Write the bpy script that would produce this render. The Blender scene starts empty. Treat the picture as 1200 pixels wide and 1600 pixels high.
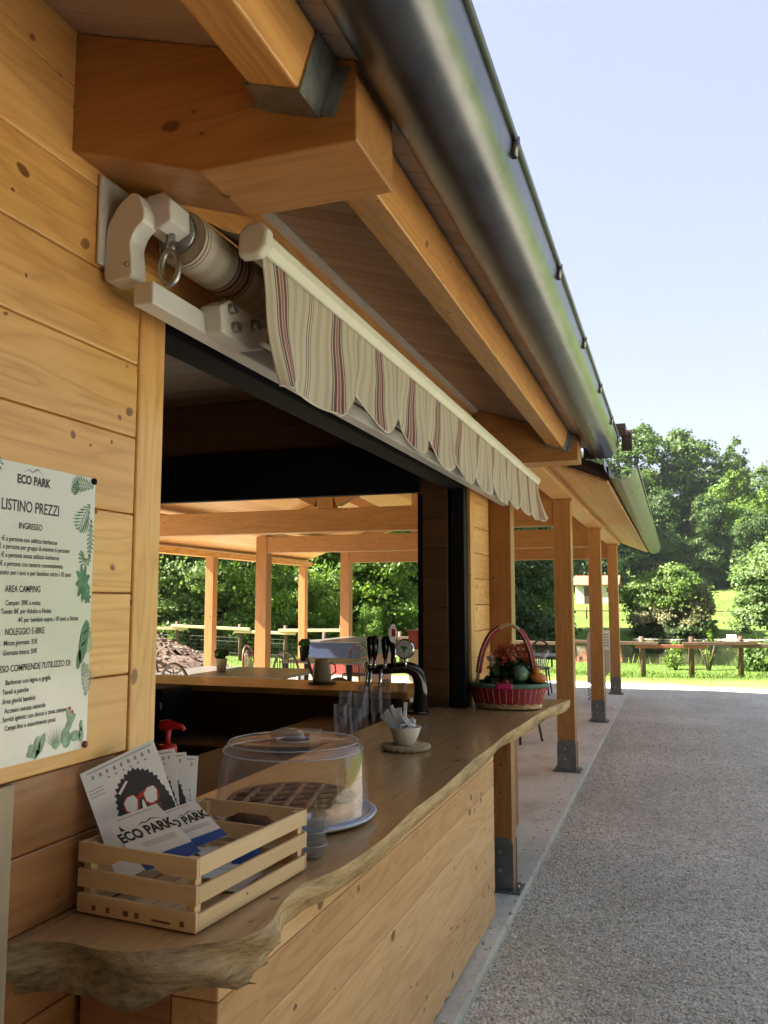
import bpy, bmesh, math, random
import numpy as np
from mathutils import Vector, Matrix, Quaternion
R = math.radians
sc = bpy.context.scene
COL = sc.collection
random.seed(7)
# ------------------------------------------------------------------ camera
cam = bpy.data.cameras.new('camera'); co = bpy.data.objects.new('camera', cam); COL.objects.link(co)
co.location = (0, 0, 1.65); co.rotation_euler = (R(90 + 5.968), 0, R(18.923))
cam.sensor_fit = 'VERTICAL'; cam.sensor_height = 36; cam.sensor_width = 27
cam.lens = 36 * 1320 / 1600; cam.clip_start = 0.05; cam.clip_end = 3000
sc.camera = co
# ------------------------------------------------------------------ sky, sun, exposure
SUN = Vector((-1.08, -0.28, 1.0)).normalized()
w = bpy.data.worlds.new('World'); sc.world = w; w.use_nodes = True
nt = w.node_tree; nt.nodes.clear()
sky = nt.nodes.new('ShaderNodeTexSky'); sky.sky_type = 'NISHITA'; sky.sun_disc = False
sky.sun_elevation = math.asin(SUN.z); sky.sun_rotation = math.atan2(SUN.x, SUN.y)
sky.air_density = 1.0; sky.dust_density = 1.6; sky.ozone_density = 1.4; sky.altitude = 200
bw = nt.nodes.new('ShaderNodeRGBToBW'); hsv = nt.nodes.new('ShaderNodeMix'); hsv.data_type = 'RGBA'; hsv.inputs[0].default_value = 0.70
nt.links.new(sky.outputs[0], bw.inputs[0]); nt.links.new(sky.outputs[0], hsv.inputs[6]); nt.links.new(bw.outputs[0], hsv.inputs[7])
tint = nt.nodes.new('ShaderNodeMix'); tint.data_type = 'RGBA'; tint.blend_type = 'MULTIPLY'; tint.inputs[0].default_value = 1.0
tint.inputs[7].default_value = (1.06, 1.0, 0.95, 1)      # the hazy summer air over the park
nt.links.new(hsv.outputs[2], tint.inputs[6])
bg = nt.nodes.new('ShaderNodeBackground'); bg.inputs['Strength'].default_value = 0.15
wo = nt.nodes.new('ShaderNodeOutputWorld')
veil = nt.nodes.new('ShaderNodeMix'); veil.data_type = 'RGBA'; veil.inputs[0].default_value = 0.90; veil.inputs[7].default_value = (0.49, 0.575, 0.81, 1)
nt.links.new(tint.outputs[2], veil.inputs[6]); nt.links.new(veil.outputs[2], bg.inputs[0]); nt.links.new(bg.outputs[0], wo.inputs[0])
sl = bpy.data.lights.new('sun', 'SUN'); so = bpy.data.objects.new('sun', sl); COL.objects.link(so)
sl.energy = 4.6; sl.angle = R(0.53); sl.color = (1.0, 0.93, 0.82)
so.rotation_euler = SUN.to_track_quat('Z', 'Y').to_euler()
sc.view_settings.view_transform = 'Standard'; sc.view_settings.look = 'None'
sc.view_settings.exposure = 2.84; sc.view_settings.gamma = 1.0
sc.cycles.max_bounces = 10; sc.cycles.transparent_max_bounces = 24; sc.cycles.diffuse_bounces = 6
sc.cycles.sample_clamp_indirect = 8.0; sc.cycles.caustics_reflective = False; sc.cycles.caustics_refractive = False
try:
    sc.cycles.use_denoising = True; sc.cycles.denoiser = 'OPENIMAGEDENOISE'
except Exception:
    pass

# ------------------------------------------------------------------ materials
class NB:
    def __init__(s, name):
        s.m = bpy.data.materials.new(name); s.m.use_nodes = True
        s.t = s.m.node_tree; s.N = s.t.nodes; s.L = s.t.links
        s.p = s.N['Principled BSDF']
    def n(s, typ, **kw):
        x = s.N.new(typ)
        for k, v in kw.items():
            if k.startswith('i_'):
                x.inputs[k[2:].replace('_', ' ')].default_value = v
            else: setattr(x, k, v)
        return x
    def l(s, a, b): s.L.new(a, b)
    def ramp(s, src, stops, mode='LINEAR'):
        r = s.N.new('ShaderNodeValToRGB'); r.color_ramp.interpolation = mode
        e = r.color_ramp.elements
        while len(e) > 1: e.remove(e[-1])
        e[0].position = stops[0][0]; e[0].color = (*stops[0][1], 1)
        for p, c in stops[1:]:
            k = e.new(p); k.color = (*c, 1)
        s.l(src, r.inputs[0]); return r.outputs[0]
    def coord(s, scale=(1, 1, 1), attr=None):
        mp = s.n('ShaderNodeMapping'); mp.inputs['Scale'].default_value = scale
        if attr:
            a = s.n('ShaderNodeAttribute', attribute_name=attr); s.l(a.outputs['Vector'], mp.inputs[0])
        else:
            a = s.n('ShaderNodeTexCoord'); s.l(a.outputs['Object'], mp.inputs[0])
        return mp.outputs[0]
    def noise(s, vec, scale, detail=4, rough=0.55, dist=0.0):
        x = s.n('ShaderNodeTexNoise'); x.inputs['Scale'].default_value = scale
        x.inputs['Detail'].default_value = detail; x.inputs['Roughness'].default_value = rough
        x.inputs['Distortion'].default_value = dist
        s.l(vec, x.inputs['Vector']); return x.outputs['Fac']
    def mix(s, fac, a, b, mode='MIX'):
        x = s.n('ShaderNodeMix', data_type='RGBA', blend_type=mode)
        for sock, v in ((x.inputs[0], fac), (x.inputs[6], a), (x.inputs[7], b)):
            if isinstance(v, (int, float)): sock.default_value = v
            elif isinstance(v, tuple): sock.default_value = (*v, 1)
            else: s.l(v, sock)
        return x.outputs[2]
    def math(s, op, a, b=0.0, c=None):
        x = s.n('ShaderNodeMath', operation=op)
        for i, v in enumerate((a, b) if c is None else (a, b, c)):
            if isinstance(v, (int, float)): x.inputs[i].default_value = v
            else: s.l(v, x.inputs[i])
        return x.outputs[0]
    def bump(s, h, strength=0.3, dist=0.01):
        b = s.n('ShaderNodeBump'); b.inputs['Strength'].default_value = strength
        b.inputs['Distance'].default_value = dist
        s.l(h, b.inputs['Height']); s.l(b.outputs[0], s.p.inputs['Normal'])
    def set(s, **kw):
        for k, v in kw.items():
            q = s.p.inputs[k.replace('_', ' ')]
            if isinstance(v, (int, float)): q.default_value = v
            elif isinstance(v, tuple): q.default_value = (*v, 1) if len(v) == 3 else v
            else: s.l(v, q)
        return s.m

def wood(name, light, dark, knot=(0.10, 0.035, 0.015), rough=0.45, knots=0.17, kscale=4.2, fine=60, coat=0.0, bump=0.12):
    b = NB(name)
    broad = b.noise(b.coord((0.35, 5, 5), 'tc'), 1.6, 3, 0.5, 0.6)
    warp = b.noise(b.coord((0.8, 2.2, 2.2), 'tc'), 2.0, 2)
    gr = b.math('ADD', b.math('MULTIPLY', broad, 7.0), b.math('MULTIPLY', warp, 4.0))
    ring = b.math('ABSOLUTE', b.math('SUBTRACT', b.math('FRACT', gr), 0.5))
    fib = b.noise(b.coord((1.5, fine, fine), 'tc'), 1.0, 5, 0.65)
    rg2 = b.math('POWER', b.math('MULTIPLY', ring, 2.0), 0.6)
    f = b.math('ADD', b.math('MULTIPLY', rg2, 0.36), b.math('MULTIPLY', fib, 0.62))
    mid = tuple(0.55 * x + 0.45 * y for x, y in zip(light, dark))
    col = b.ramp(f, [(0.22, dark), (0.50, mid), (0.80, light)])
    bd = b.ramp(b.noise(b.coord((0.05, 0.35, 0.35), 'tc'), 1.0, 1), [(0.32, (0.70, 0.62, 0.52)), (0.5, (0.95, 0.93, 0.90)), (0.66, (1.0, 1.0, 1.0))])
    col = b.mix(0.85, col, bd, 'MULTIPLY')
    pb = b.noise(b.coord((0.5, 1.3, 1.3), 'tc'), 1.3, 2)
    col = b.mix(b.math('MULTIPLY', pb, 0.55), col, b.mix(1.0, col, (0.62, 0.52, 0.42), 'MULTIPLY'))
    for ks, kt, g0, ax_ in ((kscale * 1.25, knots * 0.62, 0.35, 0.70), (kscale * 2.3, knots * 0.8, 0.30, 0.75), (kscale * 4.0, knots * 0.7, 0.5, 0.8)):
        if knots <= 0: break
        wv = b.n('ShaderNodeVectorMath', operation='ADD'); nz_ = b.n('ShaderNodeTexNoise'); nz_.inputs['Scale'].default_value = 9
        sc_ = b.n('ShaderNodeVectorMath', operation='SCALE'); sc_.inputs['Scale'].default_value = 0.05
        cv = b.coord((ax_, 1.0, 1.0), 'tc'); b.l(cv, nz_.inputs['Vector']); b.l(nz_.outputs['Color'], sc_.inputs[0]); b.l(cv, wv.inputs[0]); b.l(sc_.outputs[0], wv.inputs[1])
        v = b.n('ShaderNodeTexVoronoi', feature='F1'); v.inputs['Scale'].default_value = ks; b.l(wv.outputs[0], v.inputs['Vector'])
        gate = b.n('ShaderNodeSeparateColor'); b.l(v.outputs['Color'], gate.inputs[0])
        th = b.math('MAXIMUM', b.math('MULTIPLY', b.math('SUBTRACT', gate.outputs[0], g0), kt / (1 - g0)), 0.0005)
        k = b.math('SUBTRACT', 1.0, b.math('DIVIDE', v.outputs['Distance'], th))
        kk = b.ramp(k, [(0.0, (0, 0, 0)), (0.13, (0.85, 0.85, 0.85)), (0.45, (1, 1, 1))])
        halo = b.ramp(b.math('DIVIDE', v.outputs['Distance'], b.math('MULTIPLY', th, 2.8)), [(0.0, (1, 1, 1)), (1.0, (0, 0, 0))])
        col = b.mix(b.math('MULTIPLY', halo, 0.7), col, dark); col = b.mix(b.math('MULTIPLY', kk, 0.9), col, b.ramp(b.noise(b.coord((6, 9, 9), 'tc'), 6, 3), [(0.35, tuple(0.8 * q for q in knot)), (0.7, tuple(2.0 * q for q in knot))]))
    b.bump(fib, bump, 0.004)
    if coat: b.set(Coat_Weight=coat, Coat_Roughness=0.12)
    return b.set(Base_Color=col, Roughness=b.math('ADD', b.math('MULTIPLY', fib, 0.2), rough - 0.1))

def plain(name, color, rough=0.5, metal=0.0, var=0.25, scale=8, bump=0.0, bscale=60, spec=0.5, coat=0.0):
    b = NB(name)
    n1 = b.noise(b.coord(), scale, 5)
    d = tuple(c * (1 - var) for c in color); u = tuple(min(1, c * (1 + var * 0.5)) for c in color)
    col = b.ramp(n1, [(0.3, d), (0.7, u)])
    if bump: b.bump(b.noise(b.coord(), bscale, 3), bump, 0.003)
    if coat: b.set(Coat_Weight=coat)
    return b.set(Base_Color=col, Roughness=rough, Metallic=metal, Specular_IOR_Level=spec)

def leafmat(name, a, c, trans=0.35, rough=0.55):
    b = NB(name)
    at = b.n('ShaderNodeAttribute', attribute_name='rnd')
    col = b.ramp(at.outputs['Fac'], [(0.0, a), (0.6, tuple((x + y) / 2 for x, y in zip(a, c))), (1.0, c)])
    b.set(Base_Color=col, Roughness=rough, Specular_IOR_Level=0.3)
    tr = b.n('ShaderNodeBsdfTranslucent'); b.l(b.mix(1.0, col, (1.2, 1.25, 0.6), 'MULTIPLY'), tr.inputs[0])
    mx = b.n('ShaderNodeMixShader'); mx.inputs[0].default_value = trans
    b.l(b.p.outputs[0], mx.inputs[1]); b.l(tr.outputs[0], mx.inputs[2])
    b.l(mx.outputs[0], b.N['Material Output'].inputs[0]); return b.m

def clear(name, tint=(0.93, 0.94, 0.97), gl=0.10, rough=0.04, milk=0.05):
    b = NB(name); b.N.remove(b.p)
    t = b.n('ShaderNodeBsdfTransparent'); t.inputs[0].default_value = (*tint, 1)
    g = b.n('ShaderNodeBsdfGlossy'); g.inputs['Roughness'].default_value = rough
    lw = b.n('ShaderNodeLayerWeight'); lw.inputs[0].default_value = 0.25
    f = b.math('ADD', b.math('MULTIPLY', lw.outputs['Facing'], 0.30), gl)
    mx = b.n('ShaderNodeMixShader'); b.l(f, mx.inputs[0]); b.l(t.outputs[0], mx.inputs[1]); b.l(g.outputs[0], mx.inputs[2])
    df = b.n('ShaderNodeBsdfTranslucent'); df.inputs[0].default_value = (0.80, 0.83, 0.95, 1); d2 = b.n('ShaderNodeBsdfDiffuse'); d2.inputs[0].default_value = (0.80, 0.83, 0.95, 1)
    ds = b.n('ShaderNodeMixShader'); ds.inputs[0].default_value = 0.5; b.l(d2.outputs[0], ds.inputs[1]); b.l(df.outputs[0], ds.inputs[2])
    m2 = b.n('ShaderNodeMixShader'); m2.inputs[0].default_value = milk; b.l(mx.outputs[0], m2.inputs[1]); b.l(ds.outputs[0], m2.inputs[2])
    b.l(m2.outputs[0], b.N['Material Output'].inputs[0]); return b.m

M = {}
M['pine'] = wood('pine', (0.86, 0.49, 0.16), (0.55, 0.26, 0.068), coat=0.12)
M['pine2'] = wood('pine_posts', (0.50, 0.255, 0.085), (0.35, 0.16, 0.048), coat=0.05)  # darker copy of pine: shade on backlit timbers put into the colour
M['pinewall'] = wood('pine_wall', (0.93, 0.585, 0.215), (0.66, 0.355, 0.105), knots=0.24, coat=0.1)
M['pinelow'] = wood('pine_lower', (0.92, 0.61, 0.31), (0.68, 0.40, 0.175), knots=0.26, kscale=4.6, rough=0.55)
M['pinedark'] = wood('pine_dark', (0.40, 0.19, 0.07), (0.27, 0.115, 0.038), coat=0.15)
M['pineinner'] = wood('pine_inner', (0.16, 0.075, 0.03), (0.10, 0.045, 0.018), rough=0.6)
M['pineroof'] = wood('pine_roof', (0.70, 0.42, 0.17), (0.54, 0.29, 0.10), knots=0.10)
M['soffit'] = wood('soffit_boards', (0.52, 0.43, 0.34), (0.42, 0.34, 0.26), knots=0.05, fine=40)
M['slab'] = wood('slab_top', (0.52, 0.34, 0.16), (0.36, 0.215, 0.09), rough=0.30, knots=0.12, kscale=3.0, coat=0.35, bump=0.05)
M['crate'] = wood('crate_wood', (0.74, 0.56, 0.33), (0.62, 0.43, 0.23), knots=0.05, fine=110, rough=0.6)
M['furn'] = wood('furniture_wood', (0.20, 0.11, 0.05), (0.12, 0.06, 0.03), knots=0.0)
M['fence'] = wood('fence_wood', (0.15, 0.095, 0.06), (0.07, 0.042, 0.026), knots=0.08, rough=0.8, bump=0.5)
M['redrail'] = wood('red_rail_wood', (0.36, 0.13, 0.07), (0.22, 0.075, 0.04), knots=0.05, rough=0.75)
M['board'] = wood('pale_board', (0.42, 0.36, 0.24), (0.36, 0.29, 0.18), knots=0.02, rough=0.7)

def bark_edge():
    b = NB('bark_edge')
    n1 = b.noise(b.coord((3, 1.2, 6)), 2.2, 6, 0.6, 0.8); n2 = b.noise(b.coord((12, 4, 30)), 3, 4)
    col = b.ramp(b.math('ADD', b.math('MULTIPLY', n1, 0.75), b.math('MULTIPLY', n2, 0.25)),
                 [(0.27, (0.10, 0.06, 0.03)), (0.40, (0.30, 0.19, 0.085)), (0.54, (0.52, 0.36, 0.165)), (0.75, (0.66, 0.50, 0.27))])
    at = b.n('ShaderNodeAttribute', attribute_name='tc'); sp = b.n('ShaderNodeSeparateXYZ'); b.l(at.outputs['Vector'], sp.inputs[0])
    old = b.ramp(b.math('DIVIDE', b.math('ADD', sp.outputs[0], b.math('MULTIPLY', n1, 0.6)), 4.0), [(0.44, (0.85, 0.85, 0.85)), (0.56, (0, 0, 0))])
    col = b.mix(old, col, b.ramp(n2, [(0.3, (0.07, 0.045, 0.025)), (0.55, (0.20, 0.135, 0.07)), (0.75, (0.33, 0.24, 0.13))]))
    b.bump(b.math('ADD', n1, b.math('MULTIPLY', n2, 0.5)), 0.8, 0.02)
    return b.set(Base_Color=col, Roughness=0.6)
M['bark_edge'] = bark_edge()
def gravel():
    b = NB('gravel')
    v = b.n('ShaderNodeTexVoronoi', feature='F1'); v.inputs['Scale'].default_value = 55
    b.l(b.coord(), v.inputs['Vector'])
    v2 = b.n('ShaderNodeTexVoronoi', feature='F1'); v2.inputs['Scale'].default_value = 120
    b.l(b.coord(), v2.inputs['Vector'])
    sp = b.n('ShaderNodeSeparateColor'); b.l(v.outputs['Color'], sp.inputs[0])
    big = b.noise(b.coord(), 0.9, 5)
    c1 = b.ramp(sp.outputs[0], [(0.0, (0.47, 0.44, 0.365)), (0.5, (0.69, 0.66, 0.56)), (1.0, (0.84, 0.81, 0.71))])
    col = b.mix(b.ramp(big, [(0.35, (0, 0, 0)), (0.7, (0.7, 0.7, 0.7))]), c1, b.mix(1.0, c1, (0.70, 0.66, 0.60), 'MULTIPLY'))
    trk = b.noise(b.coord((1.1, 0.12, 1)), 1.1, 3)      # wheel-worn bands running along the yard
    col = b.mix(b.ramp(trk, [(0.42, (0, 0, 0)), (0.62, (0.55, 0.55, 0.55))]), col, b.mix(1.0, col, (1.25, 1.23, 1.18), 'MULTIPLY'))
    h = b.math('ADD', b.math('MULTIPLY', v.outputs['Distance'], -1.0), b.math('MULTIPLY', v2.outputs['Distance'], -0.5))
    b.bump(h, 1.0, 0.02)
    return b.set(Base_Color=col, Roughness=0.9)
M['gravel'] = gravel()
M['stone'] = plain('stone_chips', (0.36, 0.345, 0.315), 0.9, var=0.55, scale=6)
def concrete():
    b = NB('concrete')
    n1 = b.noise(b.coord(), 1.3, 6, 0.6); n2 = b.noise(b.coord(), 14, 5, 0.7)
    col = b.ramp(b.math('ADD', b.math('MULTIPLY', n1, 0.7), b.math('MULTIPLY', n2, 0.3)),
                 [(0.32, (0.40, 0.385, 0.32)), (0.5, (0.58, 0.56, 0.47)), (0.68, (0.68, 0.66, 0.56))])
    n3 = b.noise(b.coord((1, 0.6, 1)), 3.2, 6, 0.7)
    col = b.mix(b.ramp(n3, [(0.52, (0, 0, 0)), (0.72, (0.65, 0.65, 0.65))]), col, b.mix(1.0, col, (0.62, 0.58, 0.52), 'MULTIPLY'))
    b.bump(n2, 0.25, 0.004); return b.set(Base_Color=col, Roughness=0.75)
M['concrete'] = concrete()
def grass():
    b = NB('meadow')
    n1 = b.noise(b.coord(), 0.12, 6, 0.6); n2 = b.noise(b.coord(), 2.5, 6, 0.7)
    f = b.math('ADD', b.math('MULTIPLY', n1, 0.6), b.math('MULTIPLY', n2, 0.4))
    col = b.ramp(f, [(0.30, (0.07, 0.125, 0.022)), (0.48, (0.11, 0.18, 0.034)), (0.66, (0.15, 0.21, 0.052))])
    sx = b.n('ShaderNodeTexCoord'); sp = b.n('ShaderNodeSeparateXYZ'); b.l(sx.outputs['Object'], sp.inputs[0])
    edge = b.math('ADD', sp.outputs[1], b.math('MULTIPLY', b.noise(b.coord(), 0.9, 5), 4.0))
    dry = b.ramp(b.math('DIVIDE', edge, 40.0), [(0.50, (1, 1, 1)), (0.555, (0, 0, 0))])
    col = b.mix(b.math('MULTIPLY', dry, 0.75), col, b.ramp(n2, [(0.3, (0.21, 0.21, 0.07)), (0.7, (0.33, 0.30, 0.15))]))
    b.bump(n2, 0.6, 0.08); return b.set(Base_Color=col, Roughness=0.9, Specular_IOR_Level=0.1)
M['grass'] = grass()
def water():
    b = NB('pond_water')
    b.bump(b.noise(b.coord((1, 2.2, 1)), 1.6, 3), 0.06, 0.05)
    return b.set(Base_Color=(0.035, 0.045, 0.018), Roughness=0.04, Specular_IOR_Level=0.55)
M['water'] = water()
M['zinc'] = plain('zinc', (0.40, 0.42, 0.42), 0.38, 1.0, var=0.25, scale=30, bump=0.1)
def gutm():
    b = NB('gutter_zinc')
    n1 = b.noise(b.coord((1, 0.5, 1)), 9, 5, 0.65)
    col = b.ramp(n1, [(0.3, (0.11, 0.115, 0.125)), (0.7, (0.20, 0.205, 0.215))])
    return b.set(Base_Color=col, Metallic=1.0, Roughness=b.math('ADD', b.math('MULTIPLY', n1, 0.22), 0.20))
M['gutter'] = gutm()
M['steel'] = plain('post_steel', (0.20, 0.225, 0.235), 0.5, 0.75, var=0.3, scale=12)
M['hanger'] = plain('hanger_steel', (0.33, 0.36, 0.36), 0.42, 0.9, var=0.35, scale=22)
M['bolt'] = plain('bolt', (0.5, 0.5, 0.48), 0.3, 1.0, var=0.2)
M['roofmetal'] = plain('roof_metal', (0.075, 0.05, 0.045), 0.5, 0.0, var=0.2)
M['black'] = plain('black_rail', (0.010, 0.010, 0.012), 0.7, var=0.2, spec=0.12)
M['blackgloss'] = plain('black_gloss', (0.008, 0.008, 0.009), 0.10, var=0.1, spec=0.6)
M['white_pl'] = plain('awning_white', (0.60, 0.60, 0.57), 0.35, var=0.08)
M['white_cream'] = plain('awning_cream', (0.62, 0.61, 0.52), 0.4, var=0.06)
M['chrome'] = plain('chrome', (0.65, 0.66, 0.66), 0.14, 1.0, var=0.1)
M['paper'] = plain('paper', (0.78, 0.79, 0.80), 0.45, var=0.04)
M['paperposter'] = plain('laminated_paper', (0.66, 0.67, 0.61), 0.16, var=0.04)
M['ink'] = plain('ink', (0.035, 0.035, 0.04), 0.6, var=0.1)
M['inkgrey'] = plain('ink_grey', (0.30, 0.30, 0.31), 0.6, var=0.2)
M['inkblue'] = plain('ink_blue', (0.03, 0.09, 0.38), 0.5, var=0.1)
M['inkred'] = plain('ink_red', (0.45, 0.03, 0.03), 0.5, var=0.1)
M['inkbrown'] = plain('ink_brown', (0.09, 0.045, 0.03), 0.5, var=0.6, scale=60)
M['green1'] = plain('print_green', (0.04, 0.19, 0.085), 0.4, var=0.6, scale=40)
M['green2'] = plain('print_pale_green', (0.22, 0.38, 0.25), 0.4, var=0.5, scale=40)
M['pinkprint'] = plain('print_pink', (0.66, 0.50, 0.49), 0.4, var=0.1)
M['pin'] = plain('pin_red', (0.22, 0.02, 0.02), 0.3, var=0.1)
M['red'] = plain('red_plastic', (0.55, 0.02, 0.02), 0.3, var=0.1)
M['platter'] = plain('platter_plastic', (0.52, 0.60, 0.78), 0.25, var=0.03)
M['crust'] = plain('crust', (0.40, 0.185, 0.07), 0.7, var=0.5, scale=25, bump=0.5)
M['jam'] = plain('jam', (0.022, 0.008, 0.010), 0.2, var=0.4, scale=20)
M['dome'] = clear('clear_dome', (0.985, 0.985, 1.0), 0.03, 0.015, 0.045)
M['glass'] = clear('clear_glass', (0.80, 0.84, 0.86), 0.16, 0.03, 0.10)
M['rimplastic'] = clear('clear_rim', (0.93, 0.93, 0.97), 0.10, 0.05, 0.30)
M['cup'] = clear('clear_cup', (0.95, 0.95, 0.95), 0.05, 0.08, 0.07)
M['ceramic'] = plain('white_ceramic', (0.72, 0.72, 0.70), 0.25, var=0.03)
M['sachet'] = plain('sugar_paper', (0.74, 0.75, 0.77), 0.5, var=0.06)
M['rope'] = plain('rope', (0.55, 0.44, 0.26), 0.85, var=0.3, scale=40, bump=0.4)
M['alu'] = plain('aluminium', (0.55, 0.56, 0.57), 0.22, 1.0, var=0.2)
M['card'] = plain('cardboard', (0.42, 0.27, 0.16), 0.7, var=0.15)
def wicker(name, c, d):
    b = NB(name); n1 = b.noise(b.coord(), 28, 3)
    return b.set(Base_Color=b.ramp(n1, [(0.35, d), (0.65, c)]), Roughness=0.45)
M['wickred'] = wicker('basket_red', (0.40, 0.014, 0.06), (0.26, 0.009, 0.035))
M['wickcream'] = wicker('basket_cream', (0.68, 0.52, 0.30), (0.50, 0.34, 0.17))
M['ribgreen'] = plain('ribbon_green', (0.10, 0.21, 0.15), 0.6, var=0.3, scale=20)
M['magenta'] = plain('ribbon_magenta', (0.58, 0.03, 0.16), 0.35, var=0.1)
M['squash'] = plain('green_squash', (0.13, 0.24, 0.14), 0.35, var=0.35, scale=18)
M['orange'] = plain('orange_gourd', (0.72, 0.26, 0.05), 0.4, var=0.25, scale=10)
M['flower'] = leafmat('flower_petals', (0.45, 0.09, 0.05), (0.66, 0.24, 0.13), 0.2)
M['flowerwhite'] = leafmat('white_petals', (0.60, 0.57, 0.52), (0.75, 0.73, 0.70), 0.2)
M['pleaf'] = leafmat('plant_leaf', (0.02, 0.055, 0.015), (0.05, 0.12, 0.03), 0.2)
M['soil'] = plain('soil', (0.05, 0.03, 0.02), 0.95, var=0.4, scale=30)
M['leafA'] = leafmat('leaf_mid', (0.055, 0.105, 0.024), (0.145, 0.225, 0.055), 0.35)
M['leafB'] = leafmat('leaf_dark', (0.04, 0.08, 0.022), (0.10, 0.165, 0.042), 0.3)
M['leafC'] = leafmat('leaf_bright', (0.085, 0.16, 0.025), (0.21, 0.32, 0.05), 0.38)
M['leafW'] = leafmat('leaf_willow', (0.10, 0.17, 0.055), (0.23, 0.31, 0.11), 0.35)
M['leafO'] = leafmat('leaf_olive', (0.12, 0.20, 0.05), (0.25, 0.35, 0.11), 0.45)
M['leafP'] = leafmat('leaf_reddish', (0.17, 0.17, 0.08), (0.28, 0.27, 0.14), 0.35)
M['reed'] = leafmat('reed', (0.18, 0.26, 0.05), (0.34, 0.40, 0.11), 0.35)
M['blade'] = leafmat('grass_blade', (0.07, 0.13, 0.022), (0.16, 0.22, 0.045), 0.3)
M['trunk'] = plain('trunk_bark', (0.10, 0.075, 0.05), 0.9, var=0.5, scale=10, bump=0.6, bscale=20)
M['mulch'] = plain('mulch', (0.17, 0.115, 0.085), 0.95, var=0.7, scale=16, bump=1.0, bscale=12)
M['chip'] = leafmat('wood_chip', (0.10, 0.065, 0.045), (0.30, 0.22, 0.16), 0.0, 0.9)
M['tile'] = plain('roof_tile', (0.44, 0.16, 0.095), 0.85, var=0.4, scale=3)
M['stonewall'] = plain('stone_wall', (0.60, 0.55, 0.45), 0.9, var=0.45, scale=3.5, bump=0.5, bscale=5)
M['darkdoor'] = plain('dark_door', (0.06, 0.035, 0.025), 0.7)
M['tabletop'] = plain('table_top', (0.13, 0.125, 0.115), 0.35, var=0.1)
M['rattan'] = plain('chair_brown', (0.085, 0.05, 0.03), 0.45, var=0.3)
M['paintblue'] = plain('paint_blue', (0.015, 0.03, 0.085), 0.6, var=0.2)
M['paintred'] = plain('paint_red', (0.30, 0.045, 0.035), 0.6, var=0.2)
M['paintcream'] = plain('paint_cream', (0.62, 0.55, 0.40), 0.6, var=0.1)
M['paintpeach'] = plain('paint_peach', (0.55, 0.33, 0.22), 0.6, var=0.1)
M['paintteal'] = plain('paint_teal', (0.16, 0.27, 0.25), 0.6, var=0.1)
M['enamel'] = plain('white_enamel', (0.45, 0.44, 0.39), 0.35, var=0.12, scale=22)
M['pinkpanel'] = plain('pale_pink_board', (0.55, 0.46, 0.42), 0.6, var=0.06)
M['carpaint'] = plain('car_paint', (0.03, 0.035, 0.045), 0.25, 0.3, var=0.1)
M['carglass'] = plain('car_glass', (0.02, 0.025, 0.03), 0.05, var=0.1)
M['tyre'] = plain('tyre', (0.02, 0.02, 0.02), 0.85)
M['wire'] = plain('fence_wire', (0.22, 0.21, 0.19), 0.6, 0.6)
def stripes():
    b = NB('striped_canvas')
    at = b.n('ShaderNodeAttribute', attribute_name='tc'); sp = b.n('ShaderNodeSeparateXYZ'); b.l(at.outputs['Vector'], sp.inputs[0])
    f = b.math('FRACT', b.math('DIVIDE', b.math('SUBTRACT', sp.outputs[0], 1.565), 0.41))
    cr, be, ma, ro, tp = (0.60, 0.555, 0.45), (0.52, 0.465, 0.36), (0.21, 0.10, 0.10), (0.38, 0.19, 0.175), (0.12, 0.105, 0.095)
    st = [(0, tp), (.012, cr), (.03, ma), (.068, cr), (.082, ro), (.118, cr), (.132, ma), (.172, cr), (.188, tp), (.20, be), (.222, cr),
          (.30, be), (.36, cr), (.45, be), (.51, cr), (.57, ma), (.58, cr), (.605, tp), (.615, cr), (.638, ma), (.648, cr), (.72, be), (.80, cr), (.89, be), (.95, cr)]
    col = b.ramp(f, st, 'CONSTANT')
    wv = b.noise(b.coord((1, 1, 1)), 400, 2); b.bump(wv, 0.15, 0.001)
    b.set(Base_Color=col, Roughness=0.85, Specular_IOR_Level=0.15)
    tr = b.n('ShaderNodeBsdfTranslucent'); b.l(col, tr.inputs[0]); mx = b.n('ShaderNodeMixShader'); mx.inputs[0].default_value = 0.25
    b.l(b.p.outputs[0], mx.inputs[1]); b.l(tr.outputs[0], mx.inputs[2]); b.l(mx.outputs[0], b.N['Material Output'].inputs[0])
    return b.m
M['stripes'] = stripes()

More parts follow.
